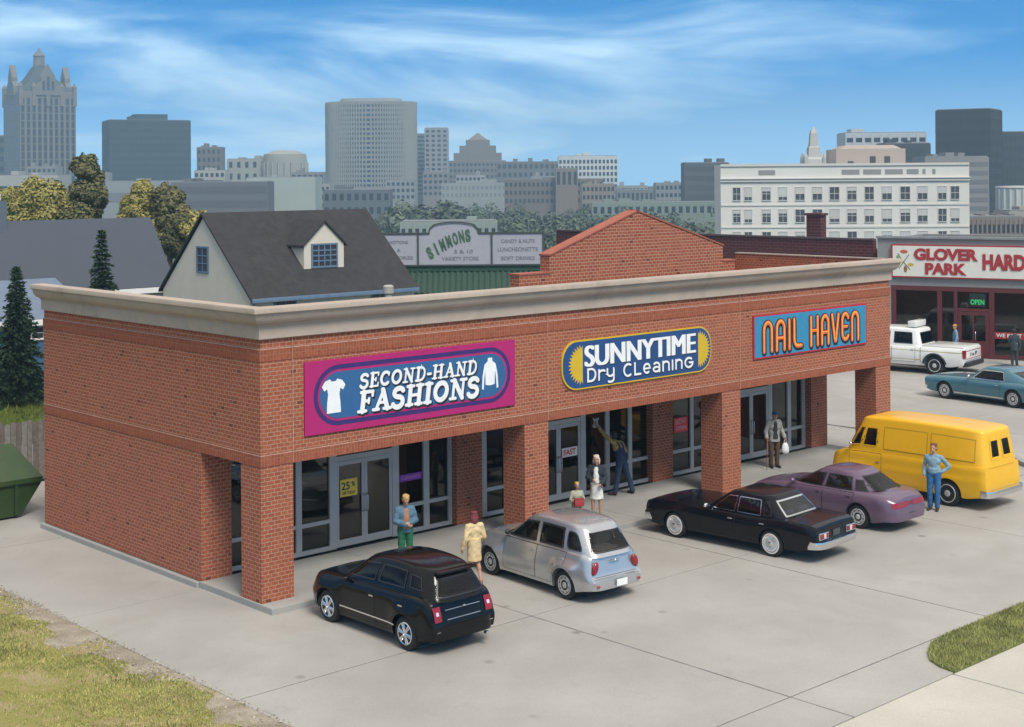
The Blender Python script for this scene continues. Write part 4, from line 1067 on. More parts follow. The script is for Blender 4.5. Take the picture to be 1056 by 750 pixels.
    if legs:
        mb = MB(); mb.capsule(j['pelvis']-sw*.065*g, j['pelvis']+sw*.065*g, .118*g); mb.capsule(j['pelvis']+up*.0, j['waist']-up*.04, .116*g, .108*g)
        for L in 'LR':
            mb.capsule(j['hip'+L], j['knee'+L], .103*g, .077); mb.capsule(j['knee'+L], j['ank'+L]+up*.01, .077, .066)
        remesh(mb, 'trousers', .013, cloth(*legs), root, 2, folds=.0075)
    if skirt:
        nm, col, zl, fl = skirt; P = []
        for t_ in [i/8 for i in range(9)]:
            z = 1.06+(zl-1.06)*t_; P.append([(j['pelvis'].x+(.145+fl*t_)*(1+.03*t_*math.sin(7*a))*math.cos(a), j['pelvis'].y+(.115+fl*.85*t_)*(1+.03*t_*math.sin(7*a))*math.sin(a), z) for a in [2*pi*k/36 for k in range(36)]])
        MB().loft(P, True, True).build('skirt', cloth(nm, col), root, smooth=60)
    if coat:
        nm, col, zl, fl = coat; mb = MB(); trunk(mb, .027)
        for L in 'LR': arm(mb, L, .024, 1.0)
        P = []
        for t_ in [i/6 for i in range(7)]:
            z = 1.12+(zl-1.12)*t_; P.append([(j['pelvis'].x+(.155+.01*g+fl*t_)*math.cos(a), j['pelvis'].y+(.135+fl*.9*t_)*math.sin(a), z) for a in [2*pi*k/28 for k in range(28)]])
        mb.loft(P); remesh(mb, 'coat' if zl < .8 else 'jacket', .014, cloth(nm, col), root, 3, folds=.0075)
        if open_front:
            nm2, col2 = open_front; cy_ = j['chest'].y-.005; LV = ((zl+.10,.085,.150+fl*.75+j['pelvis'].y),(1.0,.085,.148+fl*.25),(1.1,.08,.138),(1.25,.078,.130+cy_),(1.36,.075,.118+cy_*1.3),(1.43,.05,.085+cy_*1.6))
            MB().loft([[(x*w_+j['chest'].x*0, y_, z) for x, y_ in ((-1,yb-.03),(-.6,yb+.0),(0,yb+.006),(.6,yb+.0),(1,yb-.03),(0,yb-.06))] for z, w_, yb in LV]).build('shirt_front', cloth(nm2, col2), root, smooth=60)
    if coat or (top and not bib):
        nm_, cc_ = (coat or top)[:2]
        for q in (-1,1):
            MB().add([tuple(j['neck']+Vector(p)) for p in ((q*.012,.085,-.10),(q*.055,.075,-.02),(q*.10,.03,-.035),(q*.085,.075,-.09))], [(0,1,2,3)]).build('collar', mat('collar_'+nm_, tuple(min(1,v_*1.25+.01) for v_ in cc_), .85), root)
    if tucked:
        MB().loft([[((.128*g)*math.cos(a), (.118*g)*math.sin(a), z_) for a in [2*pi*k/24 for k in range(24)]] for z_ in (1.035,1.075)]).build('belt', mat('belt_brown',(.05,.03,.02),.5), root, smooth=60)
    if bib:
        nm, col = bib; mb = MB()
        mb.capsule(j['pelvis'], j['waist'], .138*g, .136*g, 14, flat=.95, fdir=(0,1,0))
        mb.capsule(j['waist']-sw*.052*g, j['waist']+sw*.052*g, .130*g, None, 14, flat=.92, fdir=(0,1,0)); mb.capsule(j['waist'], j['chest']-up*.05, .140*g, .146*g, 14, flat=.88, fdir=(0,1,0))
        remesh(mb, 'overall_bib', .013, cloth(nm, col), root, 1)
        for q in (-1,1):
            mb = MB(); pts = []
            for a in range(13):
                t_ = a/12; ang = pi*t_
                pts.append(j['chest']+sw*q*.085+Vector((0, -.135*math.cos(ang), -.05+.19*math.sin(ang))))
            mb.tube(pts, .018, 8).build('strap', cloth(nm, col), root, smooth=60)
    for L in 'LR':
        a, b = j['ank'+L], j['toe'+L]; mb = MB(); mb.capsule(a-up*.038, b+(b-a).normalized()*.03+up*.005, .047, .036); mb.capsule(a-up*.045, a+up*.0, .046, .045)
        o = mb; z0 = min(p[2] for p in o.v); o.v = [(p[0],p[1],max(p[2],.002)) for p in o.v]
        remesh(o, 'shoe', .011, mat('shoe_%d' % int(shoes[0]*1000), shoes, .5), root, 1)
    if hair:
        mb = MB(); mb.ell(HP(0,-.022,.045), .083,.094,.090, rot=hr)
        for q in (-1,1): mb.ell(HP(q*.055,-.045,.0), .030,.05,.07, rot=hr)
        mb.ell(HP(0,-.07,-.01), .065,.045,.075, rot=hr)
        for k in range(9):
            a = random.uniform(0,2*pi); mb.ell(HP(.06*math.cos(a), -.03+.06*math.sin(a), .10), .03,.03,.02, rot=hr)
        if longhair:
            mb.ell(HP(0,-.075,-.07), .085,.05,.11, rot=hr)
            for q in (-1,1): mb.ell(HP(q*.075,-.035,-.05), .028,.05,.10, rot=hr)
        remesh(mb, 'hair', .010, mat('hair_'+hair[0], hair[1], .7, var=.3, scale=25, bump=.5, bscale=60), root, 1)
    if hat:
        nm, col, kind = hat; mb = MB(); mb.ell(HP(0,-.01,.075), .088,.102,.062, rot=hr)
        if kind == 'cap': mb.ell(HP(0,.11,.062), .062,.065,.010, rot=hr)
        if kind == 'brim': mb.ell(HP(0,0,.062), .15,.16,.012, rot=hr)
        remesh(mb, 'cap' if kind == 'cap' else 'hat', .010, cloth(nm, col), root, 1)
    return root

P1 = person('man in denim jacket and green trousers looking down at his hands', (4.15,.12,0), R(158), 1.80,
    dict(elL=(-.25,.02,1.12), wrL=(-.06,.22,1.12), elR=(.25,.02,1.12), wrR=(.05,.24,1.08), head=(0,.06,1.61), toeL=(-.16,.14,.035)),
    top=('rust',(.36,.17,.10)), legs=('green',(.012,.12,.055)), coat=('denim',(.085,.16,.225), .86,.0), hair=('blond',(.48,.30,.10)), nod=32, open_front=('rust',(.36,.17,.10)))
person('woman with auburn hair in knee length cream coat walking towards the shops', (4.75,-1.72,GL0), R(-14), 1.74,
    dict(kneeL=(-.08,.08,.51), ankL=(-.08,.10,.085), toeL=(-.08,.27,.035), kneeR=(.09,-.02,.51), ankR=(.09,-.17,.12), toeR=(.09,-.02,.03), elL=(-.25,-.06,1.13), wrL=(-.29,.03,.90), elR=(.25,-.02,1.13), wrR=(.22,.16,.98)),
    top=('cream',(.62,.47,.26)), coat=('cream',(.62,.47,.26), .58,.015), hair=('auburn',(.17,.035,.04)), longhair=True, shoes=(.25,.12,.08))
kid = person('small child in patterned shirt holding a red box', (9.80,-.10,0), R(150), 1.28,
    dict(elL=(-.25,.02,1.14), wrL=(-.13,.24,1.06), elR=(.25,.02,1.14), wrR=(.13,.24,1.06), head=(0,.02,1.65)),
    top=('print',(.36,.36,.27)), legs=('tan',(.25,.2,.14)), hair=('yellow',(.50,.30,.06)), sleeve=.5, girth=1.08)
bx_ = thing('red_box', 'small red box carried in the hands of the child', 'box', (9.80-math.sin(R(150))*.21, -.10+math.cos(R(150))*.21, .70), R(150))
MB().box(-.13,.13,-.06,.06,0,.17,.012).build('box_body', mat('box_red',(.34,.035,.04),.6), bx_, smooth=40); MB().box(-.135,.135,-.065,.065,.171,.20,.01).build('lid', mat('box_red_lid',(.28,.03,.035),.6), bx_, smooth=40)
person('woman in white skirt, dark short jacket and pale headscarf beside the child', (11.15,.48,0), R(128), 1.76,
    dict(elL=(-.25,.03,1.13), wrL=(-.16,.24,1.02), elR=(.24,.06,1.13), wrR=(.10,.26,1.10), kneeR=(.10,.06,.51)),
    top=('white',(.68,.66,.62)), skirt=('white',(.70,.67,.63), .56, .045), coat=('charcoal',(.02,.026,.035), 1.0,.0), open_front=('white',(.68,.66,.62)), hair=('pale',(.68,.58,.47)), longhair=True, shoes=(.3,.2,.15))
person('window cleaner in navy overalls and mustard shirt reaching up the glass', (13.88,2.12,0), R(8), 1.92,
    dict(hipL=(-.09,-.02,.93), kneeL=(-.16,.0,.50), ankL=(-.22,.04,.085), toeL=(-.26,.20,.035), kneeR=(.17,-.10,.51), ankR=(.26,-.20,.085), toeR=(.30,-.04,.035),
    pelvis=(0,-.02,.95), waist=(-.01,.01,1.09), chest=(-.02,.08,1.27), neck=(-.04,.15,1.43), head=(-.05,.22,1.57), shL=(-.20,.13,1.42), elL=(-.33,.30,1.62), wrL=(-.40,.46,1.84), shR=(.16,.10,1.36), elR=(.30,.06,1.12), wrR=(.30,.22,.93)),
    top=('mustard',(.36,.23,.08)), legs=('navy',(.022,.04,.085)), bib=('navy',(.022,.04,.085)), hair=('black',(.02,.016,.014)), nod=-12, shoes=(.06,.025,.02))
rg = thing('cleaning_cloth', 'pale cleaning cloth pressed on the glass by the window cleaner', 'cloth', (13.42,2.70,1.99))
MB().grid([[(-.11+.22*i/8, .03*math.sin(i*1.3+k*.9), -.02+.27*k/8+.02*math.sin(i*2)) for i in range(9)] for k in range(9)]).build('rag', cloth('rag',(.42,.43,.36)), rg, smooth=180)
OM = (20.33,1.42,0)
person('old man in blue cap and open light grey coat with cane', OM, R(150), 1.84,
    dict(elL=(-.26,-.02,1.13), wrL=(-.33,.06,.93), elR=(.28,.04,1.12), wrR=(.34,.24,.96), chest=(0,.03,1.28), neck=(0,.06,1.46), head=(0,.10,1.60), kneeR=(.11,.05,.5)),
    top=('dark',(.035,.032,.035)), legs=('brown',(.085,.045,.022)), coat=('palegrey',(.34,.325,.30), .80,.03), open_front=('dark',(.03,.028,.03)), hair=('grey',(.35,.33,.3)), hat=('blue',(.02,.08,.19),'cap'), shoes=(.02,.016,.014))
def loc_of(base, rot, p, s=1.84/1.75):
    return Vector(base)+Matrix.Rotation(rot,3,'Z') @ (Vector(p)*s)
q = loc_of(OM, R(150), (.36,.30,0)); ck = thing('walking_cane', 'reddish brown walking cane held by the old man in blue cap', 'cane', (q.x,q.y,0), R(150))
MB().tube([(-.02,-.02,.98),(0,.04,.99),(0,.045,.93),(0,.0,.5),(0,.0,.005)], [.013,.014,.013,.012,.011], 8).build('shaft', mat('cane_wood',(.26,.06,.035),.5), ck, smooth=60)
q = loc_of(OM, R(150), (-.34,.08,0)); bg = thing('shopping_bag', 'bulging white plastic bag hanging from the hand of the old man', 'bag', (q.x,q.y,.44), R(150))
rings = [[((.12*w)*math.cos(a)*(1+.08*math.sin(3*a+z*9)), (.08*w)*math.sin(a), z) for a in [2*pi*k/20 for k in range(20)]] for z, w in ((0,.5),(.03,.9),(.12,1.05),(.22,.95),(.30,.72),(.35,.45))]
MB().loft(rings).build('bag_body', mat('bag_plastic',(.75,.75,.76),.35), bg, smooth=70)
MB().tube([(-.04,0,.34),(-.03,0,.42),(0,0,.46),(.03,0,.42),(.04,0,.34)], .012, 6).build('handle', mat('bag_plastic',(.75,.75,.76),.35), bg, smooth=60)
person('man in jeans and pale denim shirt with hand on hip beside the yellow van', (19.25,-5.05,GL0), R(112), 1.90,
    dict(elR=(.25,-.06,1.13), wrR=(.24,.02,.90), elL=(-.38,-.10,1.14), wrL=(-.20,-.02,1.00), kneeL=(-.10,.05,.5), ankL=(-.09,.04,.085), toeL=(-.11,.21,.035)),
    top=('paledenim',(.19,.30,.37)), legs=('jeans',(.025,.115,.27)), hair=('brown',(.15,.05,.025)), tucked=True, turn=-15)
person('man in blue work jacket and yellow cap behind the white pickup', (48.95,11.8,-.046), R(40), 1.84, None,
    top=('navyshirt',(.05,.10,.22)), legs=('work',(.05,.07,.12)), coat=('workblue',(.16,.28,.40), .9,.0), hair=('brown2',(.12,.06,.04)), hat=('yellow',(.55,.34,.04),'cap'), turn=25)
person('man in dark suit and dark hat facing the hardware store window', (49.25,8.75,-.046), R(-70), 1.80, dict(elL=(-.24,.0,1.13), wrL=(-.2,.14,1.0)),
    top=('pale',(.5,.4,.33)), legs=('slate',(.03,.04,.045)), coat=('slate2',(.035,.05,.06), .72,.01), hair=('dark',(.03,.025,.02)), hat=('dark',(.03,.035,.04),'brim'))
# ------------------------------------------------------------------ neighbouring buildings
# brick building with stepped gable behind the shops
gb = thing('gabled_building', 'orange-red brick building with stepped gable rising behind the shop roof', 'building', (13.85,6.46,0))
gp = [(0,-.2),(10.98,-.2),(10.98,6.29),(10.15,6.29),(10.15,6.86),(5.55,8.22),(1.35,6.86),(1.35,6.29),(0,6.29)]
MB().prism([(x,z) for x,z in gp], 0, .45, 'y').build('wall', BR_GAB, gb, uv=True)
mb = MB()
for i in range(2, len(gp)-1):
    (x0,z0),(x1,z1) = gp[i], gp[i+1] if i+1 < len(gp) else gp[0]
    if abs(x0-x1) > .1:
        s = (z1-z0)/(x1-x0); P = [(x0+(.03 if x0>x1 else -.03),z0+.002),(x1-(.03 if x0>x1 else -.03),z1+.002),(x1-(.03 if x0>x1 else -.03),z1+.055),(x0+(.03 if x0>x1 else -.03),z0+.055)]
        mb.prism(P, -.03, .48, 'y')
mb.build('coping', mat('gable_coping', (.33,.10,.06), .85), gb)
mb = MB(); mb.box(.05,.45,.46,8.5,-.2,4.9); mb.box(10.5,10.95,.46,8.5,-.2,4.9); mb.box(.46,10.49,8.1,8.5,-.2,4.9); mb.build('side_wall', BR_GAB, gb, uv=True)
MB().box(.46,10.49,.46,8.09,4.6,4.7).build('roof', TAR, gb)
# vent on the shop roof
v = thing('roof_vent', 'pale metal vent pipe with cap standing on the shop roof', 'vent', (7.47,5.0,5.45))
VM = mat('vent_metal', (.36,.34,.31), .55, var=.12, dirt=(.25,.18,.12)); MB().tube([(0,0,0),(0,0,.72)], .105, 16).build('pipe', VM, v, smooth=40); MB().lathe([(.72,.10),(.74,.15),(.93,.15),(.97,.11)], (0,0,0), 'z', 20).build('cap', VM, v, smooth=40)

# cream house with dark roof
SID = mat('cream_siding', (.58,.53,.44), .75, var=.04, scale=1.5, bump=.05); SHG = mat('dark_shingle', (.030,.028,.030), .9, var=.28, scale=2.2, bump=.25, bscale=14)
BT = mat('blue_trim', (.11,.17,.25), .6); DG = mat('house_glass', (.03,.035,.05), .1, coat=.5)
h = thing('house', 'cream house with dark shingle roof, blue trim and one dormer', 'house', (19.08,30.37,-.2))
HWd, HD, EZ, RZ = 9.65, 8.0, 4.2, 7.9
MB().prism([(0,0),(HD,0),(HD,EZ-.05),(HD/2+.1,RZ-.1),(0,EZ-.05)], 0, HWd, 'x').build('wall', SID, h)
yr = HD/2+.1
for y0, z0, y1, z1 in ((-.25,EZ-.21,yr,RZ), (HD+.25,EZ-.21,yr,RZ)):
    MB().prism([(y0,z0),(y1,z1),(y1,z1+.12),(y0,z0+.12)], -.14, HWd+.14, 'x').build('roof', SHG, h)
MB().box(-.1,HWd+.1,-.36,-.26,EZ-.30,EZ-.10,.02).build('gutter', BT, h, smooth=40); MB().tube([(.06,-.30,EZ-.28),(.06,-.06,EZ-.5),(.06,-.05,.1)], .05).build('downpipe', BT, h, smooth=60)
def house_win(par, x0, x1, z0, z1, face, nx=2, nz=3, fr=BT, pane=DG, d=.06, mun=.05):
    f = MB(); g = MB(); w = .08
    def bx(m, a0, a1, c0, c1, o0, o1):
        if face[0] == 'y': m.box(a0,a1,face[1]-o1,face[1]-o0,c0,c1)
        else: m.box(face[1]-o1,face[1]-o0,a0,a1,c0,c1)
    bx(f,x0-w,x0,z0-w,z1+w,.001,d); bx(f,x1,x1+w,z0-w,z1+w,.001,d); bx(f,x0,x1,z0-w,z0,.001,d); bx(f,x0,x1,z1,z1+w,.001,d)
    for i in range(1,nx): q = x0+(x1-x0)*i/nx; bx(f,q-mun/2,q+mun/2,z0,z1,.001,d-.012)
    for i in range(1,nz): q = z0+(z1-z0)*i/nz; bx(f,x0,x1,q-mun/2,q+mun/2,.001,d-.016)
    o = f.build('window', fr, par); bx(g,x0,x1,z0,z1,.002,.02); g.build('pane', pane, o); return o
house_win(h, 3.70, 4.62, 5.20, 6.32, ('x',0)); 
for a, b in ((1.35,2.45),(7.05,7.8)): house_win(h, a, b, 2.7, 3.88, ('y',0), 2, 2)
for a, b in ((1.5,2.3),(5.4,6.2)): house_win(h, a, b, 2.6, 3.6, ('x',0), 2, 2)
dm = h
MB().prism([(3.69,5.25),(6.05,5.25),(6.05,6.42),(4.87,7.48),(3.69,6.42)], 1.0, 3.6, 'y').build('dormer_wall', SID, h)
for a, b in ((3.54,4.87),(6.20,4.87)):
    MB().prism([(a,6.30),(b,7.50),(b,7.60),(a,6.40)], .88, 3.4, 'y').build('dormer_roof', SHG, h)
house_win(h, 4.18, 5.58, 5.36, 6.38, ('y',1.0), 4, 4, mun=.06)

# grey roofed long building with chimney
gr = thing('long_building', 'long pale building under a plain grey metal roof', 'building', (26.4,50.1,-.3)); GRM = mat('grey_roof', (.050,.062,.082), .7, var=.05, scale=.4)
MB().prism([(.1,0),(5.6,0),(5.6,3.6),(2.85,7.2),(.1,3.6)], -26, -.15, 'x').build('wall', mat('pale_wall', (.50,.50,.50), .75), gr)
for y0, z0, y1, z1 in ((-.25,3.35,2.85,7.35),(5.95,3.35,2.85,7.35)):
    MB().prism([(y0,z0),(y1,z1),(y1,z1+.1),(y0,z0+.1)], -26.3, 0, 'x').build('roof', GRM, gr)
MB().box(-26.3,.02,-.42,-.31,3.12,3.42).build('eave_trim', WHITE, gr)
MB().box(-10.2,-9.2,2.4,3.3,6.6,8.6).build('chimney', mat('slate_chimney', (.10,.12,.15), .7), gr); MB().box(-9.95,-9.45,2.6,3.1,8.61,9.0,.05).build('chimney_pot', mat('pale_pot',(.5,.5,.5),.6), gr)
# blue house
bh = thing('house', 'blue clapboard house with pale blue roof and white trimmed window', 'house', (14.2,36.6,-.3)); BC = mat('blue_siding', (.045,.11,.20), .7, bump=.1)
MB().prism([(0,0),(8,0),(8,3.3),(4,4.75),(0,3.3)], -9, 0, 'x').build('wall', BC, bh)
for y0, z0, y1, z1 in ((-.3,3.3,4,4.85),(8.3,3.3,4,4.85)): MB().prism([(y0,z0),(y1,z1),(y1,z1+.1),(y0,z0+.1)], -9.2, .2, 'x').build('roof', mat('pale_blue_roof', (.13,.165,.23), .75), bh)
MB().box(-9.2,.2,-.42,-.31,3.12,3.38).build('eave_trim', WHITE, bh)
house_win(bh, -2.85, -2.3, 2.5, 3.0, ('y',0), 1, 2, WHITE, DG, .08); house_win(bh, -6.3, -5.5, 1.6, 2.8, ('y',0), 1, 2, WHITE, DG, .08)

# variety store with long sign board
vs = thing('variety_store', 'green fronted variety store with corrugated awning behind the cream house', 'store', (38.46,38.64,-.3), R(-42.7)); VG = mat('store_green', (.014,.062,.036), .6); VC = mat('awning_green', (.010,.042,.026), .6)
MB().box(-4.6,5.2,.5,9,0,6.1).build('wall', mat('store_side', (.20,.19,.18), .8), vs)
MB().box(-4.3,5.1,.25,.49,4.15,4.50,.02).build('beam', VG, vs)
P = [[(-4.2+10.0*i/120, .2-1.3*k/6+.0*i, 4.12-1.15*k/6+.05*math.cos(i*1.55)) for i in range(121)] for k in range(7)]
MB().grid(P).build('awning', VC, vs, smooth=180)
MB().box(-4.2,5.8,.30,.49,.3,2.9).build('shop_window', DG, vs)
vb = thing('store_sign', 'white three panel SIMMONS variety store sign board with arched top', 'sign', (38.46,38.64,3.9), R(-42.7))
VW_ = mat('sign_pale', (.33,.33,.37), .6, var=.04); VF = mat('sign_frame', (.05,.06,.055), .6)
def vpanel(pts, nm='panel'): return MB().prism(pts, .2, .249, 'y').build(nm, VW_, vb)
vpanel([(-4.6,.35),(-2.2,.35),(-2.2,2.2),(-4.6,2.2)]); vpanel([(2.28,.35),(5.25,.35),(5.25,2.2),(2.28,2.2)])
cen = [(-2.1,.35),(2.18,.35),(2.18,2.2),(1.55,2.2)]+arc(1.1,2.28,.32,.32,0,60,5)+arc(0,-1.6,4.5,4.42,75,105,10)+arc(-1.15,2.28,.32,.32,120,180,5)+[(-1.55,2.2),(-2.1,2.2)]
vpanel(cen)
mb = MB(); top = [(-4.7,2.23),(-1.5,2.23)]+arc(-1.15,2.31,.34,.34,180,120,5)+arc(0,-1.57,4.55,4.45,105,75,10)+arc(1.1,2.31,.34,.34,60,0,5)+[(1.5,2.23),(5.33,2.23)]
stroke(mb, top, .045, .24, .13); stroke(mb, [(-4.7,.32),(5.33,.32)], .045, .24, .131)
for x in (-2.15, 2.23, 5.30): stroke(mb, [(x,.32),(x,2.2)], .05, .24, .132)
mb.build('frame', VF, vb)
SG = mat('sign_green_letters', (.05,.11,.055), .6); SGR = mat('sign_grey_letters', (.16,.16,.18), .6)
mb = MB(); n = 7
for i, ch in enumerate('SIMMONS'):
    t_ = i/6; ang = R(26-18*t_); g = text_mb(ch, .74, .30 if ch != 'I' else .11, .02, .05, 0, 0, 0, 0, 'CENTER')
    xx = -1.28+2.15*t_; zz = .72+1.0*math.sin(t_*1.45)
    M = Matrix.Translation((xx,.19,zz)) @ Matrix.Rotation(-ang,4,'Y'); g.xf(M); mb.add(g.v, g.f)
mb.build('lettering', SG, vb)
for s, x, z, hh, w in (('5 & 10', .55, 1.02, .22, 1.1), ('VARIETY STORE', .35, .60, .22, 2.2), ('CANDY & NUTS', 3.78, 1.62, .22, 2.0), ('LUNCHEONETTE', 3.78, 1.12, .24, 2.4), ('SOFT DRINKS', 3.78, .60, .22, 2.0), ('NOTIONS', -3.3, 1.6, .2, 1.1), ('&', -3.3, 1.15, .18, .2), ('SUNDRIES', -3.2, .68, .2, 1.5)):
    text_mb(s, hh, w, .012, .01, 0, x, .195, z, 'CENTER').build('lettering', SGR, vb)

# maroon brick building with chimney
mr = thing('brick_building', 'long dark maroon brick building with chimney beside the hardware store', 'building', (49.95,17.3,-.2), R(91))
MB().box(0,24,-.35,0,0,6.05).box(0,.3,-10,-.351,0,5.6).box(23.7,24,-10,-.351,0,5.6).box(.31,23.69,-10,-9.7,0,5.0).build('wall', BR_MAR, mr, uv=True); MB().box(.31,23.69,-9.69,-.36,4.7,4.8).build('roof', TAR, mr); MB().box(-.02,24.05,-.30,.06,6.06,6.16).build('coping', mat('maroon_coping', (.085,.06,.06), .8), mr)
MB().box(3.6,4.55,-.9,-.36,4.81,7.35).build('chimney', BR_MAR, mr, uv=True); MB().box(3.52,4.63,-.98,-.28,7.351,7.48).build('chimney_cap', BR_MAR, mr, uv=True)

# hardware store
hs = thing('hardware_store', 'hardware store with maroon framed shop front and grey parapet', 'store', (48.94,16.37,-.05), R(-72)); HG = mat('parapet_grey', (.24,.235,.225), .8, var=.06); HM = mat('maroon_frame', (.10,.018,.022), .5, var=.06)
MB().box(.0,14,.0,.3,3.64,6.1).build('front_wall', HG, hs)
MB().box(.0,.72,.0,.3,.0,3.639).build('pier', HG, hs); MB().box(.0,.3,.31,9,0,6.0).build('side_wall', HG, hs); MB().box(.31,14,8.6,9,0,6.0).build('rear_wall', HG, hs); MB().box(13.7,14,.31,8.59,0,6.0).build('side_wall', HG, hs)
MB().box(.31,13.69,.31,8.59,5.5,5.6).build('roof', TAR, hs); MB().box(-.05,14.05,-.12,.32,6.11,6.22).build('coping', mat('coping_grey', (.22,.23,.23), .7), hs)
MB().box(.74,13.9,-.03,.2,3.40,3.635).build('header', HM, hs)
f = MB()
for a, b in ((.73,.98),(3.12,3.36),(3.96,4.14),(5.74,5.99),(9.6,9.85),(13.6,13.9)): f.box(a,b,-.01,.14,0,3.395)
for a, b, z0, z1 in ((.98,3.12,0,.45),(3.36,3.96,0,.45),(4.14,5.74,2.40,2.55),(5.99,9.6,0,.25),(9.85,13.6,0,.25)): f.box(a,b,-.005,.14,z0,z1)
f.build('window_frame', HM, hs)
HGL = glass('hardware_glass', (.62,.60,.56))
for a, b, z0, z1 in ((.98,3.12,.45,3.395),(3.36,3.96,.45,3.395),(4.14,5.74,2.55,3.395),(5.99,9.6,.25,3.395),(9.85,13.6,.25,3.395)): MB().box(a,b,.05,.07,z0,z1).build('window', HGL, hs)
f = MB()
for a, b in ((4.15,4.34),(5.54,5.73),(4.90,4.98)): f.box(a,b,.0,.09,.02,2.39)
f.box(4.34,4.90,.003,.09,.02,.9); f.box(4.34,4.9,.003,.09,2.2,2.39); f.box(4.98,5.54,.003,.09,.02,.9); f.box(4.98,5.54,.003,.09,2.2,2.39)
dr = f.build('door', HM, hs); MB().box(4.34,4.9,.03,.05,.9,2.2).box(4.98,5.54,.03,.05,.9,2.2).build('pane', HGL, dr); MB().tube([(5.05,0,.95),(5.05,-.06,1.0),(5.05,-.06,1.3),(5.05,0,1.35)], .018).build('handle', CHROME, dr, smooth=60)
MB().box(.75,13.6,2.4,2.5,0,3.6).build('inner_wall', mat('store_inner', (.42,.37,.28), .8), hs); MB().box(.75,13.6,.2,2.39,.0,.02).build('shop_floor', mat('store_floor',(.2,.18,.15),.6), hs); MB().box(.75,13.6,.2,2.39,3.62,3.63).build('shop_ceiling', mat('store_ceil',(.25,.24,.22),.8), hs)
# goods in the hardware store windows
for x, lab in ((2.0,'display of boxed goods in the hardware store window beside its door post'), (7.6,'display of boxed goods in the wide hardware store window')):
    sh = thing('goods_display', lab, 'display', hs.matrix_basis @ Vector((x,1.1,.0)) if False else (0,0,0))
    M = Matrix.Translation((48.94,16.37,-.03)) @ Matrix.Rotation(R(-72),4,'Z') @ Vector((x,1.2,0)); sh.location = M; sh.rotation_euler = (0,0,R(-72))
    MB().box(-.9,.9,-.2,.2,.0,.05).box(-.9,.9,-.2,.2,.7,.74).box(-.9,.9,-.2,.2,1.4,1.44).box(-.9,-.86,-.2,.2,.05,1.8).box(.86,.9,-.2,.2,.05,1.8).build('shelf', mat('shelf_wood',(.2,.14,.09),.7), sh)
    for k in range(12):
        cc = random.choice([(.3,.06,.05),(.08,.14,.25),(.35,.28,.1),(.1,.2,.1),(.3,.29,.26)])
        xx = -.72+.28*(k%6); zz = (.05,.74)[k//6]; MB().box(xx-.1,xx+.1,-.15,.15,zz+.002,zz+.25+.2*random.random()).build('goods_box', mat('goods_%d_%d' % (int(cc[0]*100), int(cc[2]*100)), cc, .6), sh)
ss = thing('store_sign', 'white GLOVER PARK hardware sign with red lettering, red edge and bird emblem', 'sign', (48.94,16.37,-.05), R(-72))
HW = mat('hardware_sign_white', (.66,.64,.56), .6, var=.05); HR = mat('hardware_sign_red', (.34,.022,.03), .55)
MB().box(.78,13.0,-.16,-.002,4.07,5.80,.01).build('frame', HR, ss); MB().box(.86,12.92,-.168,-.16,4.14,5.73).build('panel', HW, ss)
for s, hh, w, x, z in (('GLOVER', .62, 3.25, 1.98, 4.99), ('PARK', .60, 2.1, 2.55, 4.26), ('HARD', .82, 2.1, 5.46, 4.55)): text_mb(s, hh, w, .03, .05, 0, x, -.169, z).build('lettering', HR, ss)
EM = MB(); stroke(EM, [(1.15,5.3),(1.35,4.95),(1.75,4.5)], .03, -.168, -.175); stroke(EM, [(1.7,5.25),(1.45,4.9),(1.2,4.55)], .025, -.168, -.1755); EM.build('emblem_branch', mat('emblem_olive', (.22,.22,.08), .6), ss)
layer(ss, 'emblem_bird', arc(1.45,5.42,.20,.10,0,360,14)[:-1], -.168, mat('emblem_red', (.45,.10,.05), .6)); layer(ss, 'emblem_bird', arc(1.52,4.5,.09,.18,0,360,14)[:-1], -.168, mat('emblem_brown', (.25,.10,.06), .6))
layer(ss, 'emblem_leaf', arc(1.80,4.74,.16,.09,0,360,12)[:-1], -.168, mat('emblem_gold', (.50,.36,.08), .6)); layer(ss, 'emblem_leaf', arc(1.12,5.1,.08,.14,0,360,12)[:-1], -.168, mat('emblem_green', (.2,.32,.2), .6)); layer(ss, 'emblem_leaf', arc(1.15,4.72,.09,.1,0,360,12)[:-1], -.168, mat('emblem_green', (.2,.32,.2), .6))
ng = thing('neon_sign', 'green lit OPEN sign hanging over the hardware store door', 'sign', (48.94,16.37,-.05), R(-72))
MB().box(4.75,5.56,.0,.03,2.66,3.34).build('backing', mat('neon_back', (.01,.02,.015), .5), ng); text_mb('OPEN', .26, .68, .02, .015, 0, 4.81, -.005, 2.76).build('lettering', mat('neon_green', (.05,.4,.15), .5, emit=((.05,.9,.3), .22)), ng)
bn = thing('banner', 'red WE RENT banner with white lettering across the hardware store window', 'banner', (48.94,16.37,-.05), R(-72))
MB().box(5.99,9.55,.035,.048,1.06,1.40).build('strip', mat('banner_red', (.30,.02,.03), .6), bn); text_mb('WE RENT TO', .19, 1.75, .004, .012, 0, 6.06, .034, 1.14).build('lettering', WHITE, bn)

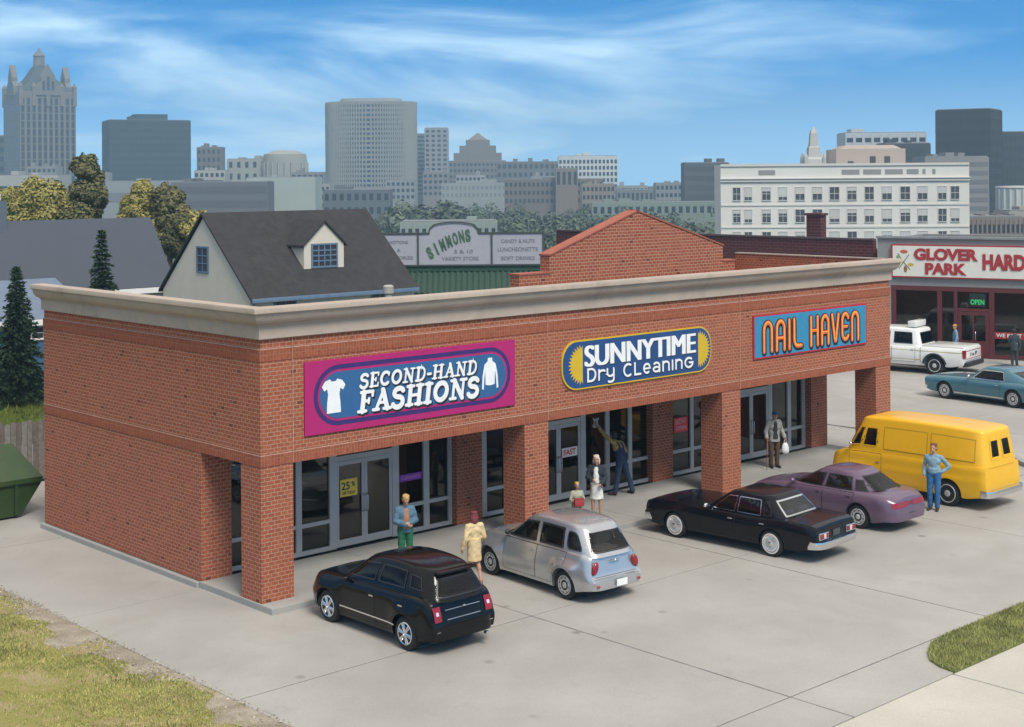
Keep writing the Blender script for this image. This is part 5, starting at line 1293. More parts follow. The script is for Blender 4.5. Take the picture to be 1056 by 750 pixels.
# ------------------------------------------------------------------ yard on the far side: fence, skip, grass, conifers
fe = thing('wooden_fence', 'weathered grey board fence behind the green skip', 'fence', (0,17.0,-.2)); FW = [mat('fence_board_%s' % k, c_, .9, var=.3, scale=7, bump=.2) for k, c_ in (('grey',(.15,.135,.12)),('brown',(.12,.10,.085)),('pale',(.19,.175,.16)))]
x = -14.0; k = 0
while x < 3.6:
    w = .17+random.uniform(-.015,.02); hh = 2.0+random.uniform(-.05,.04); y = random.uniform(-.012,.012)
    MB().prism([(x,.02),(x+w,.02),(x+w,hh-.05),(x+w-.04,hh),(x+.04,hh),(x,hh-.05)], y-.012, y+.012, 'y').build('board', FW[k % 3 if random.random() < .6 else 0], fe); x += w+.014; k += 1
MB().box(-14,3.6,.03,.08,.45,.55).box(-14,3.6,.03,.08,1.5,1.6).build('rail', FW[1], fe)
for x in (-14,-11.2,-8.4,-5.6,-2.8,0,2.8): MB().box(x-.05,x+.05,.09,.19,0,1.95).build('post', FW[1], fe)
sk = thing('skip', 'dark green waste skip with sloping lid at the end of the shops', 'skip', (-1.6,13.55,GL0)); SKG = mat('skip_green', (.026,.058,.012), .6, var=.15, dirt=(.05,.05,.02)); SKD = mat('skip_green_dark', (.022,.048,.012), .5, var=.15)
def tz(x0, x1, z): return [(x0,-1.05,z),(x1,-1.05,z),(x1,1.05,z),(x0,1.05,z)]
MB().loft([tz(-1.7,1.65,.06), tz(-2.2,2.28,.95)]).build('tub', SKD, sk)
MB().box(-2.28,2.36,-1.13,1.13,.952,1.02,.015).build('rim', SKD, sk)
MB().prism([(-1.1,1.021),(1.1,1.021),(1.1,1.75),(.95,1.78),(-1.1,1.10)], -2.2, 2.28, 'x').build('lid', SKG, sk)
for x in (-1.5,0,1.5): MB().box(x-.05,x+.05,-1.12,-1.06,.1,.94).build('stiffener', SKD, sk)
MB().box(-1.6,1.5,-.9,.9,.005,.058).build('base', BLACK, sk)
GRS = leafmat('grass_blades', (.055,.085,.012), (.14,.16,.03), 1.0)
MB().grid([[(x,y,-.215+.04*math.sin(x*.7)*math.cos(y*.6)) for x in np.linspace(-24,30,50)] for y in np.linspace(23.6,62,30)]).build('yard_lawn', turf('yard_turf', [(.05,.075,.012),(.075,.10,.02),(.10,.12,.03)], 1.2), None, smooth=180, kind='structure')
MB().grid([[(x,y,-.20) for x in np.linspace(-24,-3.42,8)] for y in np.linspace(17.1,23.6,4)]).build('yard_path', turf('yard_turf2', [(.05,.075,.012),(.075,.10,.02),(.10,.12,.03)], 1.2), None, kind='structure')

def leaf_quads(mb, c, r, n, size, flat=1.0, shell=.55):
    c = np.array(c); 
    d = rng.normal(size=(n,3)); d /= np.linalg.norm(d,axis=1)[:,None]; rad = (shell+(1-shell)*rng.random(n)**.6)
    p = c+d*rad[:,None]*np.array(r)
    nn = d+np.array((0,0,.35))+rng.normal(size=(n,3))*.42; a = np.cross(nn, rng.normal(size=(n,3))); a /= np.linalg.norm(a,axis=1)[:,None]; b = np.cross(nn, a); b /= np.linalg.norm(b,axis=1)[:,None]
    s = size*(.6+.8*rng.random(n))[:,None]
    q = np.stack([p-a*s, p+b*s*.6, p+a*s, p-b*s*.6], 1)
    o = len(mb.v); mb.v.extend(map(tuple, q.reshape(-1,3).tolist())); mb.f.extend([(o+4*i,o+4*i+1,o+4*i+2,o+4*i+3) for i in range(n)])
BARK = mat('bark', (.07,.05,.035), .95, var=.3, scale=6, bump=.5)
def conifer(name, label, loc, H, Rb, m, seed):
    t = thing(name, label, 'conifer', loc, seed, 'conifers in the yard'); rd = random.Random(seed)
    MB().tube([(0,0,0),(.02,0,H*.5),(0,0,H*.97)], [.13,.08,.015], 8).build('trunk', BARK, t, smooth=60)
    mb = MB(); br = MB(); z = H*.08; 
    while z < H*.985:
        fz = z/H; r = Rb*(1-fz)**.85+.05; nb = max(6, int(15*(1-fz)+5))
        for k in range(nb):
            a = 2*pi*(k+rd.random()*.7)/nb+z*3; L = r*rd.uniform(.52,1.2); dz = -L*rd.uniform(.18,.38)
            d = Vector((math.cos(a), math.sin(a), 0)); n = max(4, int(L/.075))
            for i in range(n):
                u = (i+.5)/n; p = d*L*u+Vector((0,0,z+dz*u*u+.06*u)); wd = .10+.13*(1-u)*min(1, r)
                for q in range(3):
                    sd = Vector((-d.y,d.x,0))*rd.uniform(-wd,wd)+Vector((0,0,rd.uniform(-.07,.05))); e = (d*rd.uniform(.3,1)+sd*3+Vector((0,0,rd.uniform(-.5,.4)))).normalized(); s_ = rd.uniform(.08,.15)
                    n2 = e.cross(Vector((rd.uniform(-1,1),rd.uniform(-1,1),rd.uniform(-1,1)))).normalized()*s_*.42; c_ = p+sd
                    mb.add([c_-e*s_*.5-n2, c_-e*s_*.5+n2, c_+e*s_], [(0,1,2)])
        z += H*.022+.02
    mb.build('crown', m, t, recalc=False); return t
CONM = leafmat('conifer_needles', (.010,.028,.016), (.035,.062,.030), 1.8)
conifer('conifer', 'tall dark conifer standing before the blue house', (9.3,33.5,-.25), 6.1, 1.45, CONM, 3)
conifer('conifer', 'slim dark conifer showing above the shop cornice beside the cream house', (11.2,29.4,-.25), 7.75, 1.5, CONM, 5)
def tree(label, loc, H, lobes, m, name='tree', size=.13):
    t = thing(name, label, 'tree', loc, 0, 'autumn trees behind the grey roof'); h0 = H*.45
    mb = MB().tube([(0,0,0),(.1,.05,h0),(0,0,H*.8)], [.28,.2,.05], 8)
    for (x,y,z),r,n in lobes: mb.tube([(0,0,H*.35),(x*.5,y*.5,(H*.35+z)/2),(x,y,z)], [.12,.08,.02], 6)
    mb.build('trunk', BARK, t, smooth=60); mb = MB()
    for (x,y,z),r,n in lobes:
        leaf_quads(mb, (x,y,z), (r,r,r*.9), n*6, size, shell=.15)
        for k in range(14):
            d = Vector((random.gauss(0,1),random.gauss(0,1),random.gauss(0,1))).normalized(); r_ = r*random.uniform(.2,.42); leaf_quads(mb, (x+d.x*r*1.08,y+d.y*r*1.08,z+d.z*r*.98), (r_*.7,r_*.7,r_), int(n*.35), size*.9, shell=.05); leaf_quads(mb, (x+d.x*r*.85,y+d.y*r*.85,z+d.z*r*.8), (r*.42,)*3, n, size*.9, shell=.1)
    mb.build('crown', m, t, recalc=False); return t
LY = leafmat('yellow_foliage', (.24,.21,.06), (.36,.32,.105), .5); LO = leafmat('olive_foliage', (.11,.11,.05), (.18,.165,.075), .5)
tree('tall narrow dark olive tree rising among yellow trees', (33.1,74.8,-.3), 12, [((0,0,10.6),1.0,320),((.3,.2,9.0),1.35,420),((-.3,.3,7.2),1.5,420)], LO)
tree('broad yellow tree beside the tall dark olive one', (31.0,76.9,-.3), 10, [((0,0,8.4),1.7,520),((-1.3,1.2,7.6),1.4,380),((1.4,-1.2,7.0),1.5,420),((0,0,6.2),2.0,420)], LY)
tree('upright yellow-green tree nearer the cream house', (36.2,72.0,-.3), 9.6, [((0,0,8.6),.95,320),((-.4,.3,7.2),1.3,380),((.2,-.2,5.8),1.5,380)], LY)
tree('brownish olive tree leaning beside the upright yellow one', (37.6,70.6,-.3), 9, [((0,0,8.1),1.2,360),((.4,-.4,6.9),1.4,380),((0,0,5.5),1.5,300)], LO)
tree('low yellow tree touching the gable of the cream house', (38.8,69.4,-.3), 7.6, [((0,0,6.3),1.3,380),((.6,-.6,5.3),1.3,340)], LY)
tree('yellow tree at the very edge behind the grey chimney', (28.6,79.0,-.3), 9.2, [((0,0,8.0),1.3,360),((-1.2,1.0,7.4),1.5,360),((0,0,6.3),1.6,300)], LY)
# ------------------------------------------------------------------ the city beyond
CX, CY, CZ, YAW, ROLL, FPX = -17.893, -27.745, 9.429, .7454, -.0075, 1513.3
RX, RY, FX, FY = math.cos(YAW), -math.sin(YAW), math.sin(YAW), math.cos(YAW)
def at(u, Z):          # ground point Z metres ahead, u pixels across the picture
    k = (u-530.6)*Z/FPX; return CX+RX*k+FX*Z, CY+RY*k+FY*Z
def hz(u, v, Z): return CZ+(182.7-.0075*(u-530.6)-v)*Z/FPX
GZ = -15.4
def cm(name, col, **k): return mat('city_'+name, col, .75, var=.06, scale=.08, **k)
CWIN = mat('city_glass', (.022,.030,.042), .25, var=.3, scale=.3)
def block(name, label, u0, u1, v, Z, depth, m, rot=0, rows=0, cols=0, wm=None, pierm=None, band=.55, top_skip=1.5, pitch=None, faces=1, group=None, cat='building', width=None, rowh=.5):
    Wd = width or (u1-u0)*Z/FPX; x, y = at((u0+u1)/2, Z); zt = hz((u0+u1)/2, v, Z)
    t = thing(name, label, cat, (x,y,GZ), -YAW+R(rot), group); H = zt-GZ
    MB().box(-Wd/2,Wd/2,0,depth,0,H).build('wall', m, t)
    MB().box(-Wd/2+.4,Wd/2-.4,.4,depth-.4,H+.002,H+.3).build('roof', cm('roof', (.2,.2,.2)), t)
    rd = random.Random(int(abs(u0)*7+v))
    for k in range(rd.choice((1,2,2,3)) if cat == 'building' else 0):
        w_ = rd.uniform(.06,.16)*Wd; xc = rd.uniform(-.38,.38)*Wd; MB().box(xc-w_/2,xc+w_/2,depth*.2,depth*.7,H+.301,H+.3+rd.uniform(.6,1.9)*Z/700).build('rooftop_unit', m, t)
    wm = wm or CWIN
    if rows:
        ph = pitch or (H-top_skip-2)/rows
        for i in range(rows):
            z1 = H-top_skip-i*ph; z0 = z1-ph*rowh
            if z0 < 10: break
            mb = MB().box(-Wd/2+.35,Wd/2-.35,-.06,.3,z0,z1)
            if faces > 1: mb.box(Wd/2-.3,Wd/2+.06,.35,depth-.35,z0,z1); mb.box(-Wd/2-.06,-Wd/2+.3,.35,depth-.35,z0,z1)
            mb.build('window_band', wm, t)
    if cols:
        mb = MB(); pw = Wd/cols
        for i in range(cols+1):
            x_ = -Wd/2+pw*i; a = pw*(1-band)/2; mb.box(max(-Wd/2,x_-a),min(Wd/2,x_+a),-.16,.1,0,H-.4)
        if faces > 1:
            nn = max(2,int(depth/pw))
            for i in range(nn+1):
                y_ = depth*i/nn
                for sx in (-1,1): mb.box(sx*(Wd/2-.1),sx*(Wd/2+.16),max(0,y_-a),min(depth,y_+a),0,H-.4)
        mb.build('pier', pierm or m, t)
    return t, Wd, H
# gothic tower with steep roof
GS = cm('gothic', (.17,.155,.14)); GRF = cm('gothic_roof', (.045,.055,.06))
t, Wd, H = block('gothic_tower', 'grey gothic tower with steep dark roof, gables and crowning lantern', 16, 84, 95, 950, 36, GS, 35, 18, 10, band=.56, faces=2, width=36, pitch=5.0, rowh=.86, top_skip=4)
for sx, sy, rt in ((0,0,0),(1,1,90),(-1,1,-90)):
    pass
MB().loft([[(-17,1,H),(17,1,H),(17,35,H),(-17,35,H)], [(-8.5,9.5,H+9),(8.5,9.5,H+9),(8.5,26.5,H+9),(-8.5,26.5,H+9)], [(-3,15,H+18),(3,15,H+18),(3,21,H+18),(-3,21,H+18)]]).build('steep_roof', GRF, t)
MB().lathe([(H+18,4),(H+24,3.6),(H+24.2,4.2),(H+25,3.9),(H+28,1.2),(H+30,.3)], (0,18,0), 'z', 8).build('lantern', GS, t)
for k, (px, py, rz) in enumerate(((0,-.4,0),(18.4,18,90),(-18.4,18,-90),(0,36.4,180))):
    g = MB().prism([(-8,0),(8,0),(8,6),(4.5,9),(4.5,12),(0,20),(-4.5,12),(-4.5,9),(-8,6)], -.6, 3, 'y'); 
    g.xf(Matrix.Translation((px,py,H-2)) @ Matrix.Rotation(R(rz),4,'Z')); g.build('gable', GS, t)
    g = MB()
    for xx in (-3,0,3): g.box(xx-.8,xx+.8,-.75,-.58,3,9+(3 if xx == 0 else 0))
    g.xf(Matrix.Translation((px,py,H-2)) @ Matrix.Rotation(R(rz),4,'Z')); g.build('gable_window', CWIN, t)
for px in (-17.4,-9,0,9,17.4):
    for py in (.3,35.7): MB().loft([[(px+a*s,py+b*s,z) for a,b in ((-1,-1),(1,-1),(1,1),(-1,1))] for z,s in ((H-9,1.3),(H+3,1.2),(H+3.2,1.5),(H+6,.2))]).build('pinnacle', GS, t)
SL = cm('slate', (.016,.036,.046)); t, Wd, H = block('office_block', 'dark slate blue office slab with rooftop plant room', 112, 200, 124, 900, 30, SL, 0, 16, 0, cm('slate_win', (.012,.028,.038)), rot=22, width=44, faces=2, pitch=4.2) if False else block('office_block', 'dark slate blue office slab with rooftop plant room', 108, 203, 124, 900, 30, SL, 24, 16, 22, cm('slate_win', (.008,.020,.028)), cm('slate_pier', (.022,.044,.054)), band=.8, faces=2, width=49, pitch=4.2)
MB().box(-8,12,8,22,H+.3,H+4).build('plant_room', SL, t)
BRN = cm('brown', (.15,.125,.105)); block('apartment_block', 'small brown block half hidden by the slate blue office slab', 203, 228, 152, 960, 14, BRN, 0, 8, 5, faces=1)
PAL = cm('pale', (.30,.30,.26)); PGN = cm('palegreen', (.34,.38,.34))
t, Wd, H = block('civic_building', 'pale stone civic building with fluted drum on a broad base', 234, 300, 164, 800, 22, PAL, 0, 5, 8, band=.4)
MB().lathe([(0,12),(H-1,12),(H+2.5,11.4),(H+4.5,6),(H+4.8,.1)], (14,2,0), 'z', 28).build('drum', PAL, t, smooth=30)
for k in range(12): a = pi+pi*k/11; MB().tube([(14+12.3*math.cos(a),2+12.3*math.sin(a),14),(14+12.3*math.cos(a),2+12.3*math.sin(a),H-2)], .55, 6).build('column', cm('column', (.36,.36,.31)), t, smooth=60)
block('warehouse', 'pale green blank walled warehouse below the civic building', 254, 325, 183, 560, 20, PGN); block('warehouse', 'long dark grey warehouse with ribbon windows right of the yellow trees', 176, 276, 188, 520, 14, cm('dkgrey', (.115,.12,.125)), 0, 3, 0, cm('dkgreywin', (.085,.09,.10)), pitch=5)
block('warehouse', 'light grey low shed beside the gothic tower base', 95, 192, 187, 640, 20, cm('lightgrey', (.24,.25,.25)), 0, 1, 0, cm('lgwin', (.15,.16,.17)), top_skip=5, rowh=.25); block('warehouse', 'cream low shed in front of the gothic tower', -20, 60, 181, 700, 20, cm('creamshed', (.36,.35,.31)), 0, 1, 0, top_skip=5, pitch=4)
block('office_block', 'dark stub of an office beside the gothic tower', -30, 12, 140, 1000, 20, cm('stub', (.09,.095,.10)), 0, 8, 0)
block('warehouse', 'dark low block at the foot of the ribbed round tower', 333, 402, 196, 600, 14, cm('footblock', (.10,.115,.125)), 0, 3, 9, faces=1)
# round ribbed tower
u0, u1, Z = 333, 427, 950; x, y = at(380, Z); Hh = hz(380, 104, Z)-GZ; rr = (u1-u0)*Z/FPX/2
t = thing('round_tower', 'tall curved pale tower with a close grid of windows', 'tower', (x,y,GZ), -YAW); RTM = cm('roundtower', (.27,.265,.24))
def oval(s, z, n=48): return [(rr*s*math.copysign(abs(math.cos(a))**.8, math.cos(a)), 22+20*s*math.copysign(abs(math.sin(a))**.8, math.sin(a)), z) for a in [2*pi*k/n for k in range(n)]]
MB().loft([oval(1,0), oval(1,Hh)]).build('wall', RTM, t, smooth=30)
for i in range(26):
    z = Hh-2.2-i*3.05
    if z > 8: MB().loft([oval(1.004,z-1.5), oval(1.004,z)]).build('window_band', CWIN, t)
mb = MB()
for k in range(60):
    a = pi+pi*k/59; c_, s_ = math.cos(a), math.sin(a); px, py = rr*1.012*math.copysign(abs(c_)**.8, c_), 22+20*1.012*math.copysign(abs(s_)**.8, s_); mb.box(px-.42,px+.42,py-.42,py+.42,0,Hh-.2)
mb.build('pier', RTM, t); MB().loft([oval(.7,Hh), oval(.68,Hh+2.2)]).build('plant_room', RTM, t)
block('tower', 'slim pale tower with stepped crown right of the curved tower', 438, 462, 132, 1050, 16, cm('slim', (.26,.26,.27)), 0, 24, 4, faces=1, cat='tower', pitch=3.4); x, y = at(450, 1055); MB
block('tower', 'slim darker tower squeezed between the curved tower and pale one', 426, 441, 138, 1080, 14, cm('slimdark', (.13,.15,.17)), 0, 18, 0, cat='tower')
# stepped brown tower
ST = cm('stepped', (.17,.15,.135)); t, Wd, H = block('stepped_tower', 'brown stepped tower with pointed crown', 463, 522, 166, 1000, 26, ST, 0, 8, 14, faces=1)
for s, dz in ((.84,5.5),(.64,5),(.42,4)):
    MB().box(-Wd/2*s,Wd/2*s,13-13*s,13+13*s,H,H+dz).build('setback', ST, t); H += dz
MB().loft([[(-Wd*.17,8,H),(Wd*.17,8,H),(Wd*.17,18,H),(-Wd*.17,18,H)], [(-.4,12.6,H+5),(.4,12.6,H+5),(.4,13.4,H+5),(-.4,13.4,H+5)]]).build('pointed_roof', ST, t)
block('office_block', 'grey mid height office between the stepped tower and white gridded block', 512, 578, 167, 900, 18, cm('midgrey', (.13,.13,.14)), 0, 6, 12)
block('office_block', 'white gridded office block with square windows', 576, 637, 161, 860, 18, cm('whitegrid', (.55,.56,.54)), 0, 9, 15, band=.62, top_skip=2.2, rowh=.6)
block('school_building', 'low brown brick hall with a small raised tower', 520, 622, 185, 720, 18, cm('hall', (.15,.12,.10)), 0, 4, 22, pitch=4); block('brick_tower', 'small square brown tower on the low hall', 573, 596, 174, 715, 10, cm('halltower', (.19,.15,.12)), 0, 2, 4, cat='tower')
block('warehouse', 'pale low row in front of the stepped tower', 455, 526, 189, 800, 12, cm('palerow', (.27,.285,.27)), 0, 2, 16, cm('palewin', (.17,.18,.18)), pitch=4); block('warehouse', 'grey low row between the tree tops and the dark square block', 636, 702, 196, 760, 12, cm('greyrow', (.16,.17,.165)), 0, 2, 14)
block('warehouse', 'pale green flat shed above the tree tops beside the white classical building', 610, 742, 209, 560, 10, cm('greenshed', (.19,.23,.19)), 0, 2, 18, pitch=5)
block('warehouse', 'pale green flat shed behind the variety store sign', 412, 512, 229, 340, 10, cm('lowpale', (.24,.28,.25)), 0, 2, 14, top_skip=1.5, pitch=3)
block('office_block', 'dark grey square block left of the white classical building', 706, 752, 168, 620, 14, cm('darksq', (.075,.08,.085)), 0, 8, 0, cm('darksqwin', (.05,.055,.06)), pitch=4)
# white classical building
WC = cm('classical', (.66,.63,.57)); WT = cm('classical_trim', (.58,.55,.50)); Z = 245; x, y = at(870, Z); kx = Z/FPX
t = thing('classical_building', 'large white stone building with rows of sash windows and balustrade', 'building', (x,y,GZ), -YAW-R(4))
zr = lambda v: hz(870, v, Z)-GZ
mx = lambda u: (u-870)*kx
MB().box(mx(744),mx(997),0,16,0,zr(169)).build('wall', WC, t); MB().box(mx(743.4),mx(997.6),-.28,.0,zr(187.2),zr(184.5),.05).box(mx(743),mx(998),-.45,-.0,zr(184.4),zr(183.4),.05).build('cornice', WT, t)
MB().box(mx(744.4),mx(996.6),-.12,-.003,zr(212),zr(210.6)).box(mx(744.4),mx(996.6),-.12,-.003,zr(235),zr(233.5)).box(mx(744),mx(997),-.2,-.003,zr(171),zr(168.5)).build('string_course', WT, t)
for a, b in ((783,800),(868,886),(890,908),(912,930),(934,946),(950,953),(960,963)):
    MB().box(mx(a),mx(b),-.05,.1,zr(180),zr(175)).build('balustrade', cm('balustrade', (.25,.24,.23)), t)
BL = cm('blind', (.50,.49,.46)); WD = cm('sash_glass', (.05,.055,.065))
for v in (199.5, 222.5, 245.5, 268):
    for a, b in ((168,190),(203,225),(257,282),(307,332),(358,385),(410,438),(462,490),(515,542),(568,594),(620,648),(675,703),(727,755),(788,812),(826,850)):
        xa, xb = mx(700+a/2.966), mx(700+b/2.966); za, zb = zr(v+6.5), zr(v-6.5)
        w = MB().box(xa-.1,xb+.1,-.16,-.003,za-.12,za-.0).box(xa-.08,xa,-.08,-.003,za,zb).box(xb,xb+.08,-.08,-.003,za,zb).box(xa-.1,xb+.1,-.1,-.003,zb,zb+.12).box(xa,xb,-.055,-.003,(za+zb)/2-.04,(za+zb)/2+.04).box((xa+xb)/2-.03,(xa+xb)/2+.03,-.05,-.003,za,zb).build('window', WT, t)
        MB().box(xa,xb,-.03,-.004,za,zb).build('pane', WD, w)
        q = random.random()
        if q < .75: MB().box(xa+.02,xb-.02,-.04,-.031,zb-(zb-za)*random.choice((.3,.5,.5,.75)),zb-.02).build('blind', BL, w)
MB().box(mx(868),mx(940),6,18,zr(169),zr(153)).build('penthouse', cm('penthouse', (.36,.30,.26)), t)
MB().loft([[(mx(a),6+d,zr(v)) for a,d in ((872,0),(936,0),(936,12),(872,12))] for v in (153.1,)]+[[(mx(a),8+d,zr(149)) for a,d in ((880,0),(930,0),(930,8),(880,8))]]).build('penthouse_roof', cm('penthouse', (.36,.30,.26)), t)
for a in (880, 903, 918): MB().box(mx(a),mx(a+6),5.95,6.1,zr(168 if a > 890 else 170),zr(161 if a > 890 else 166)).build('penthouse_window', WD, t)
# spire behind it
x, y = at(839, 300); zt = hz(839, 131, 300)-GZ
t = thing('spire_tower', 'slender pale stone spire rising behind the white classical building', 'spire', (x,y,GZ), -YAW)
SPM = cm('spire', (.42,.41,.38)); MB().loft([[(a*s,b*s,z) for a,b in ((-1,-1),(1,-1),(1,1),(-1,1))] for z,s in ((0,2.2),(zt-8.2,2.2),(zt-6.6,1.9),(zt-6.2,1.3),(zt-4.2,1.1),(zt-4.0,.9),(zt-1.2,.65),(zt,.1))]).build('shaft', SPM, t)
for sx in (-1,1):
    for sy in (-1,1): MB().loft([[(sx*1.9+a*s,sy*1.9+b*s,z) for a,b in ((-1,-1),(1,-1),(1,1),(-1,1))] for z,s in ((zt-8.3,.4),(zt-6.2,.35),(zt-5.2,.05))]).build('pinnacle', SPM, t)
# dark towers on the right
DK = cm('darktower', (.020,.025,.028)); DKW = cm('darktowerwin', (.028,.035,.040))
t, Wd, H = block('office_tower', 'near black office tower with its corner towards us', 954, 1032, 113, 520, 17, DK, -32, 13, 12, DKW, cm('darkpier', (.024,.030,.034)), band=.8, faces=2, width=19, pitch=3.9, cat='tower')
block('office_tower', 'wide dark annexe beside the near black tower', 1005, 1110, 136, 560, 16, cm('annexe', (.03,.037,.042)), 0, 9, 24, cm('annexewin', (.018,.023,.027)), band=.75, cat='tower', pitch=4); block('office_block', 'dark low annexe joined to the near black tower', 912, 960, 148, 515, 12, cm('annexe', (.03,.037,.042)), 0, 4, 0, DKW)
block('office_block', 'white office with dark paired windows behind the penthouse', 872, 956, 137, 600, 16, cm('whiteoffice', (.45,.46,.46)), 0, 6, 9, band=.7, top_skip=2, pitch=3.6)
block('office_block', 'grey banded office in front of the near black tower', 954, 1020, 162, 430, 14, cm('banded', (.22,.21,.20)), 0, 12, 0, cm('bandwin', (.14,.14,.145)), pitch=2.6)
x, y = at(1048, 380); zt = hz(1048, 192, 380)-GZ; t = thing('fluted_drum', 'pale fluted round building at the edge beside the dark annexe', 'building', (x,y,GZ), -YAW); FD = cm('fluted', (.50,.50,.48))
MB().lathe([(0,5),(zt-.6,5),(zt-.4,5.3),(zt,5.2),(zt+.1,.1)], (0,0,0), 'z', 36).build('wall', FD, t, smooth=30)
for k in range(11): a = pi+pi*k/10; MB().tube([(5.1*math.cos(a),5.1*math.sin(a),4),(5.1*math.cos(a),5.1*math.sin(a),zt-.7)], .35, 8).build('column', FD, t, smooth=60)
block('warehouse', 'low brown brick block under the fluted round building', 998, 1056, 224, 300, 10, cm('lowbrown', (.19,.15,.135)), 0, 3, 12, faces=1, pitch=3.4, band=.6); block('warehouse', 'beige low block at the far end under the fluted round building', 1040, 1110, 218, 310, 10, cm('lowbeige', (.33,.30,.26)))
# small buildings packed along the lower skyline
for u0, u1, v, Z, col, rows, cols, lab in (
 (28,58,172,820,(.22,.22,.21),4,6,'small grey block tucked under the gothic tower'),
 (84,110,178,860,(.28,.27,.24),3,5,'small cream block between the gothic tower and slate blue office'),
 (200,232,176,700,(.36,.35,.31),2,6,'pale low block under the small brown apartment block'),
 (300,334,178,760,(.20,.20,.20),4,6,'grey block between the civic building and the curved tower'),
 (316,340,190,640,(.30,.29,.27),3,5,'narrow pale block at the corner of the green warehouse'),
 (398,428,186,820,(.24,.25,.25),4,6,'grey block at the foot of the curved tower'),
 (436,462,178,900,(.20,.18,.17),4,5,'brownish block in front of the slim pale tower'),
 (470,500,181,880,(.30,.30,.29),3,7,'pale block at the foot of the stepped tower'),
 (548,580,182,820,(.26,.25,.24),3,7,'grey low block left of the raised brown tower'),
 (600,634,190,640,(.24,.20,.17),3,8,'brown low block below the white gridded office'),
 (636,668,192,820,(.28,.29,.29),2,8,'pale low block right of the white gridded office'),
 (676,708,189,700,(.22,.23,.23),3,7,'grey low block beside the dark square office')):
    block('small_block', lab, u0, u1, v, Z, 12, cm('small_%d_%d' % (u0, Z), col), 0, rows, cols, pitch=3.6, band=.6, top_skip=1.2)
# wooded slope in front of the city
mb = MB(); rr_ = random.Random(4)
FWM = leafmat('far_foliage', (.060,.080,.055), (.125,.15,.10), .08)
for k in range(330):
    Z = rr_.uniform(285, 640); u = rr_.uniform(395, 770)
    if u < 520 and Z < 420: Z += 160
    x, y = at(u, Z); h_ = rr_.uniform(8, 13.5); r_ = rr_.uniform(3.2, 5.5)
    if u > 735 and Z < 300: continue
    for q in range(4):
        rq = r_*rr_.uniform(.45,.8); leaf_quads(mb, (x+rr_.uniform(-1,1)*r_*.7,y+rr_.uniform(-1,1)*r_*.7,GZ+h_-r_+rr_.uniform(-.5,.75)*r_), (rq,rq,rq*rr_.uniform(.7,1.2)), 60, .62, shell=.3)
    mb.tube([(x,y,GZ-.2),(x,y,GZ+h_-r_)], .35, 5)
for k in range(60):
    Z = rr_.uniform(420, 560); u = rr_.uniform(405, 480); x, y = at(u, Z); h_ = rr_.uniform(10, 17); leaf_quads(mb, (x,y,GZ+h_-4), (3.5,3.5,4.5), 110, 1.0, shell=.5)
mb.build('far_wood', FWM, None, kind='stuff', recalc=False)

# ------------------------------------------------------------------ turf in front
GB = [leafmat('turf_olive', (.20,.245,.058), (.52,.45,.185), 1.6)]
def bumps(x, y): return .05*math.sin(x*1.3+y*.7)+.04*math.sin(x*2.9-y*2.1)+.05*math.sin(x*.6-y*.9+1)
TC = turf('front_turf', [(.42,.34,.25),(.36,.29,.16),(.27,.26,.08),(.34,.28,.14),(.42,.345,.25)], 1.3)
P = []
for x in np.linspace(-30, -3.42, 90):
    e = min(1, (-3.42-x)/1.0); P.append([(x,y,GL0-.03+(.06+bumps(x,y)*1.0+.015*random.random())*e) for y in np.linspace(-12.6, 17.0, 110)])
MB().grid(P).build('turf_bed_ground', TC, None, smooth=180, kind='structure')
def patch_val(x, y): return math.sin(x*.9+1.3*math.sin(y*.55))+math.sin(y*1.15+1.1*math.sin(x*.8+2))+.8*math.sin(x*2.3+y*1.9)
def blades(n, region, h0, h1, z, test=None, lean=.5, w=.012):
    V = []; F = []; c = 0; tries = 0
    while c < n and tries < n*6:
        tries += 1; x = random.uniform(region[0], region[1]); y = random.uniform(region[2], region[3])
        if test and not test(x, y): continue
        zz = z(x, y); h = random.uniform(h0, h1); a = random.uniform(0, 2*pi); l = h*lean*random.random(); b = random.uniform(0, 2*pi); o = len(V)
        V += [(x-w*math.cos(a), y-w*math.sin(a), zz), (x+w*math.cos(a), y+w*math.sin(a), zz), (x+l*math.cos(b), y+l*math.sin(b), zz+h)]; F.append((o,o+1,o+2)); c += 1
    mb = MB(); mb.v = V; mb.f = F; return mb
tz_ = lambda x, y: GL0-.03+(.06+bumps(x,y))*min(1, (-3.42-x)/1.0)
def turf_ok(x, y):
    e = -3.42-x; v = patch_val(x, y)
    m_ = max(.12, .62+.32*math.sin(y*.8+1)+.22*math.sin(y*2.3)+.10*math.sin(y*7.1))
    if e < .07: return math.sin(y*3.1)*math.sin(y*1.7+1) > .45 and random.random() < .8
    if e < m_: return random.random() < (.03 if e < m_-.2 else .25)
    return random.random() < (1.0 if v > .35 else .35 if v > -.6 else .08)
blades(120000, (-11,-3.42,-6.5,8.5), .02, .065, tz_, turf_ok, .9, .011).build('grass', GB[0], None, kind='stuff', recalc=False)
mb = blades(5200, (-11,-3.42,-6.5,8.5), .04, .13, tz_, lambda x, y: random.random() < ((patch_val(x*1.7+3, y*1.7)-1.0)/1.6)**2 if patch_val(x*1.7+3, y*1.7) > 1.0 and -3.42-x > .6 else False, .9, .013)
mb.build('weeds', leafmat('weed_green', (.10,.105,.03), (.18,.19,.06), 2), None, kind='stuff', recalc=False)
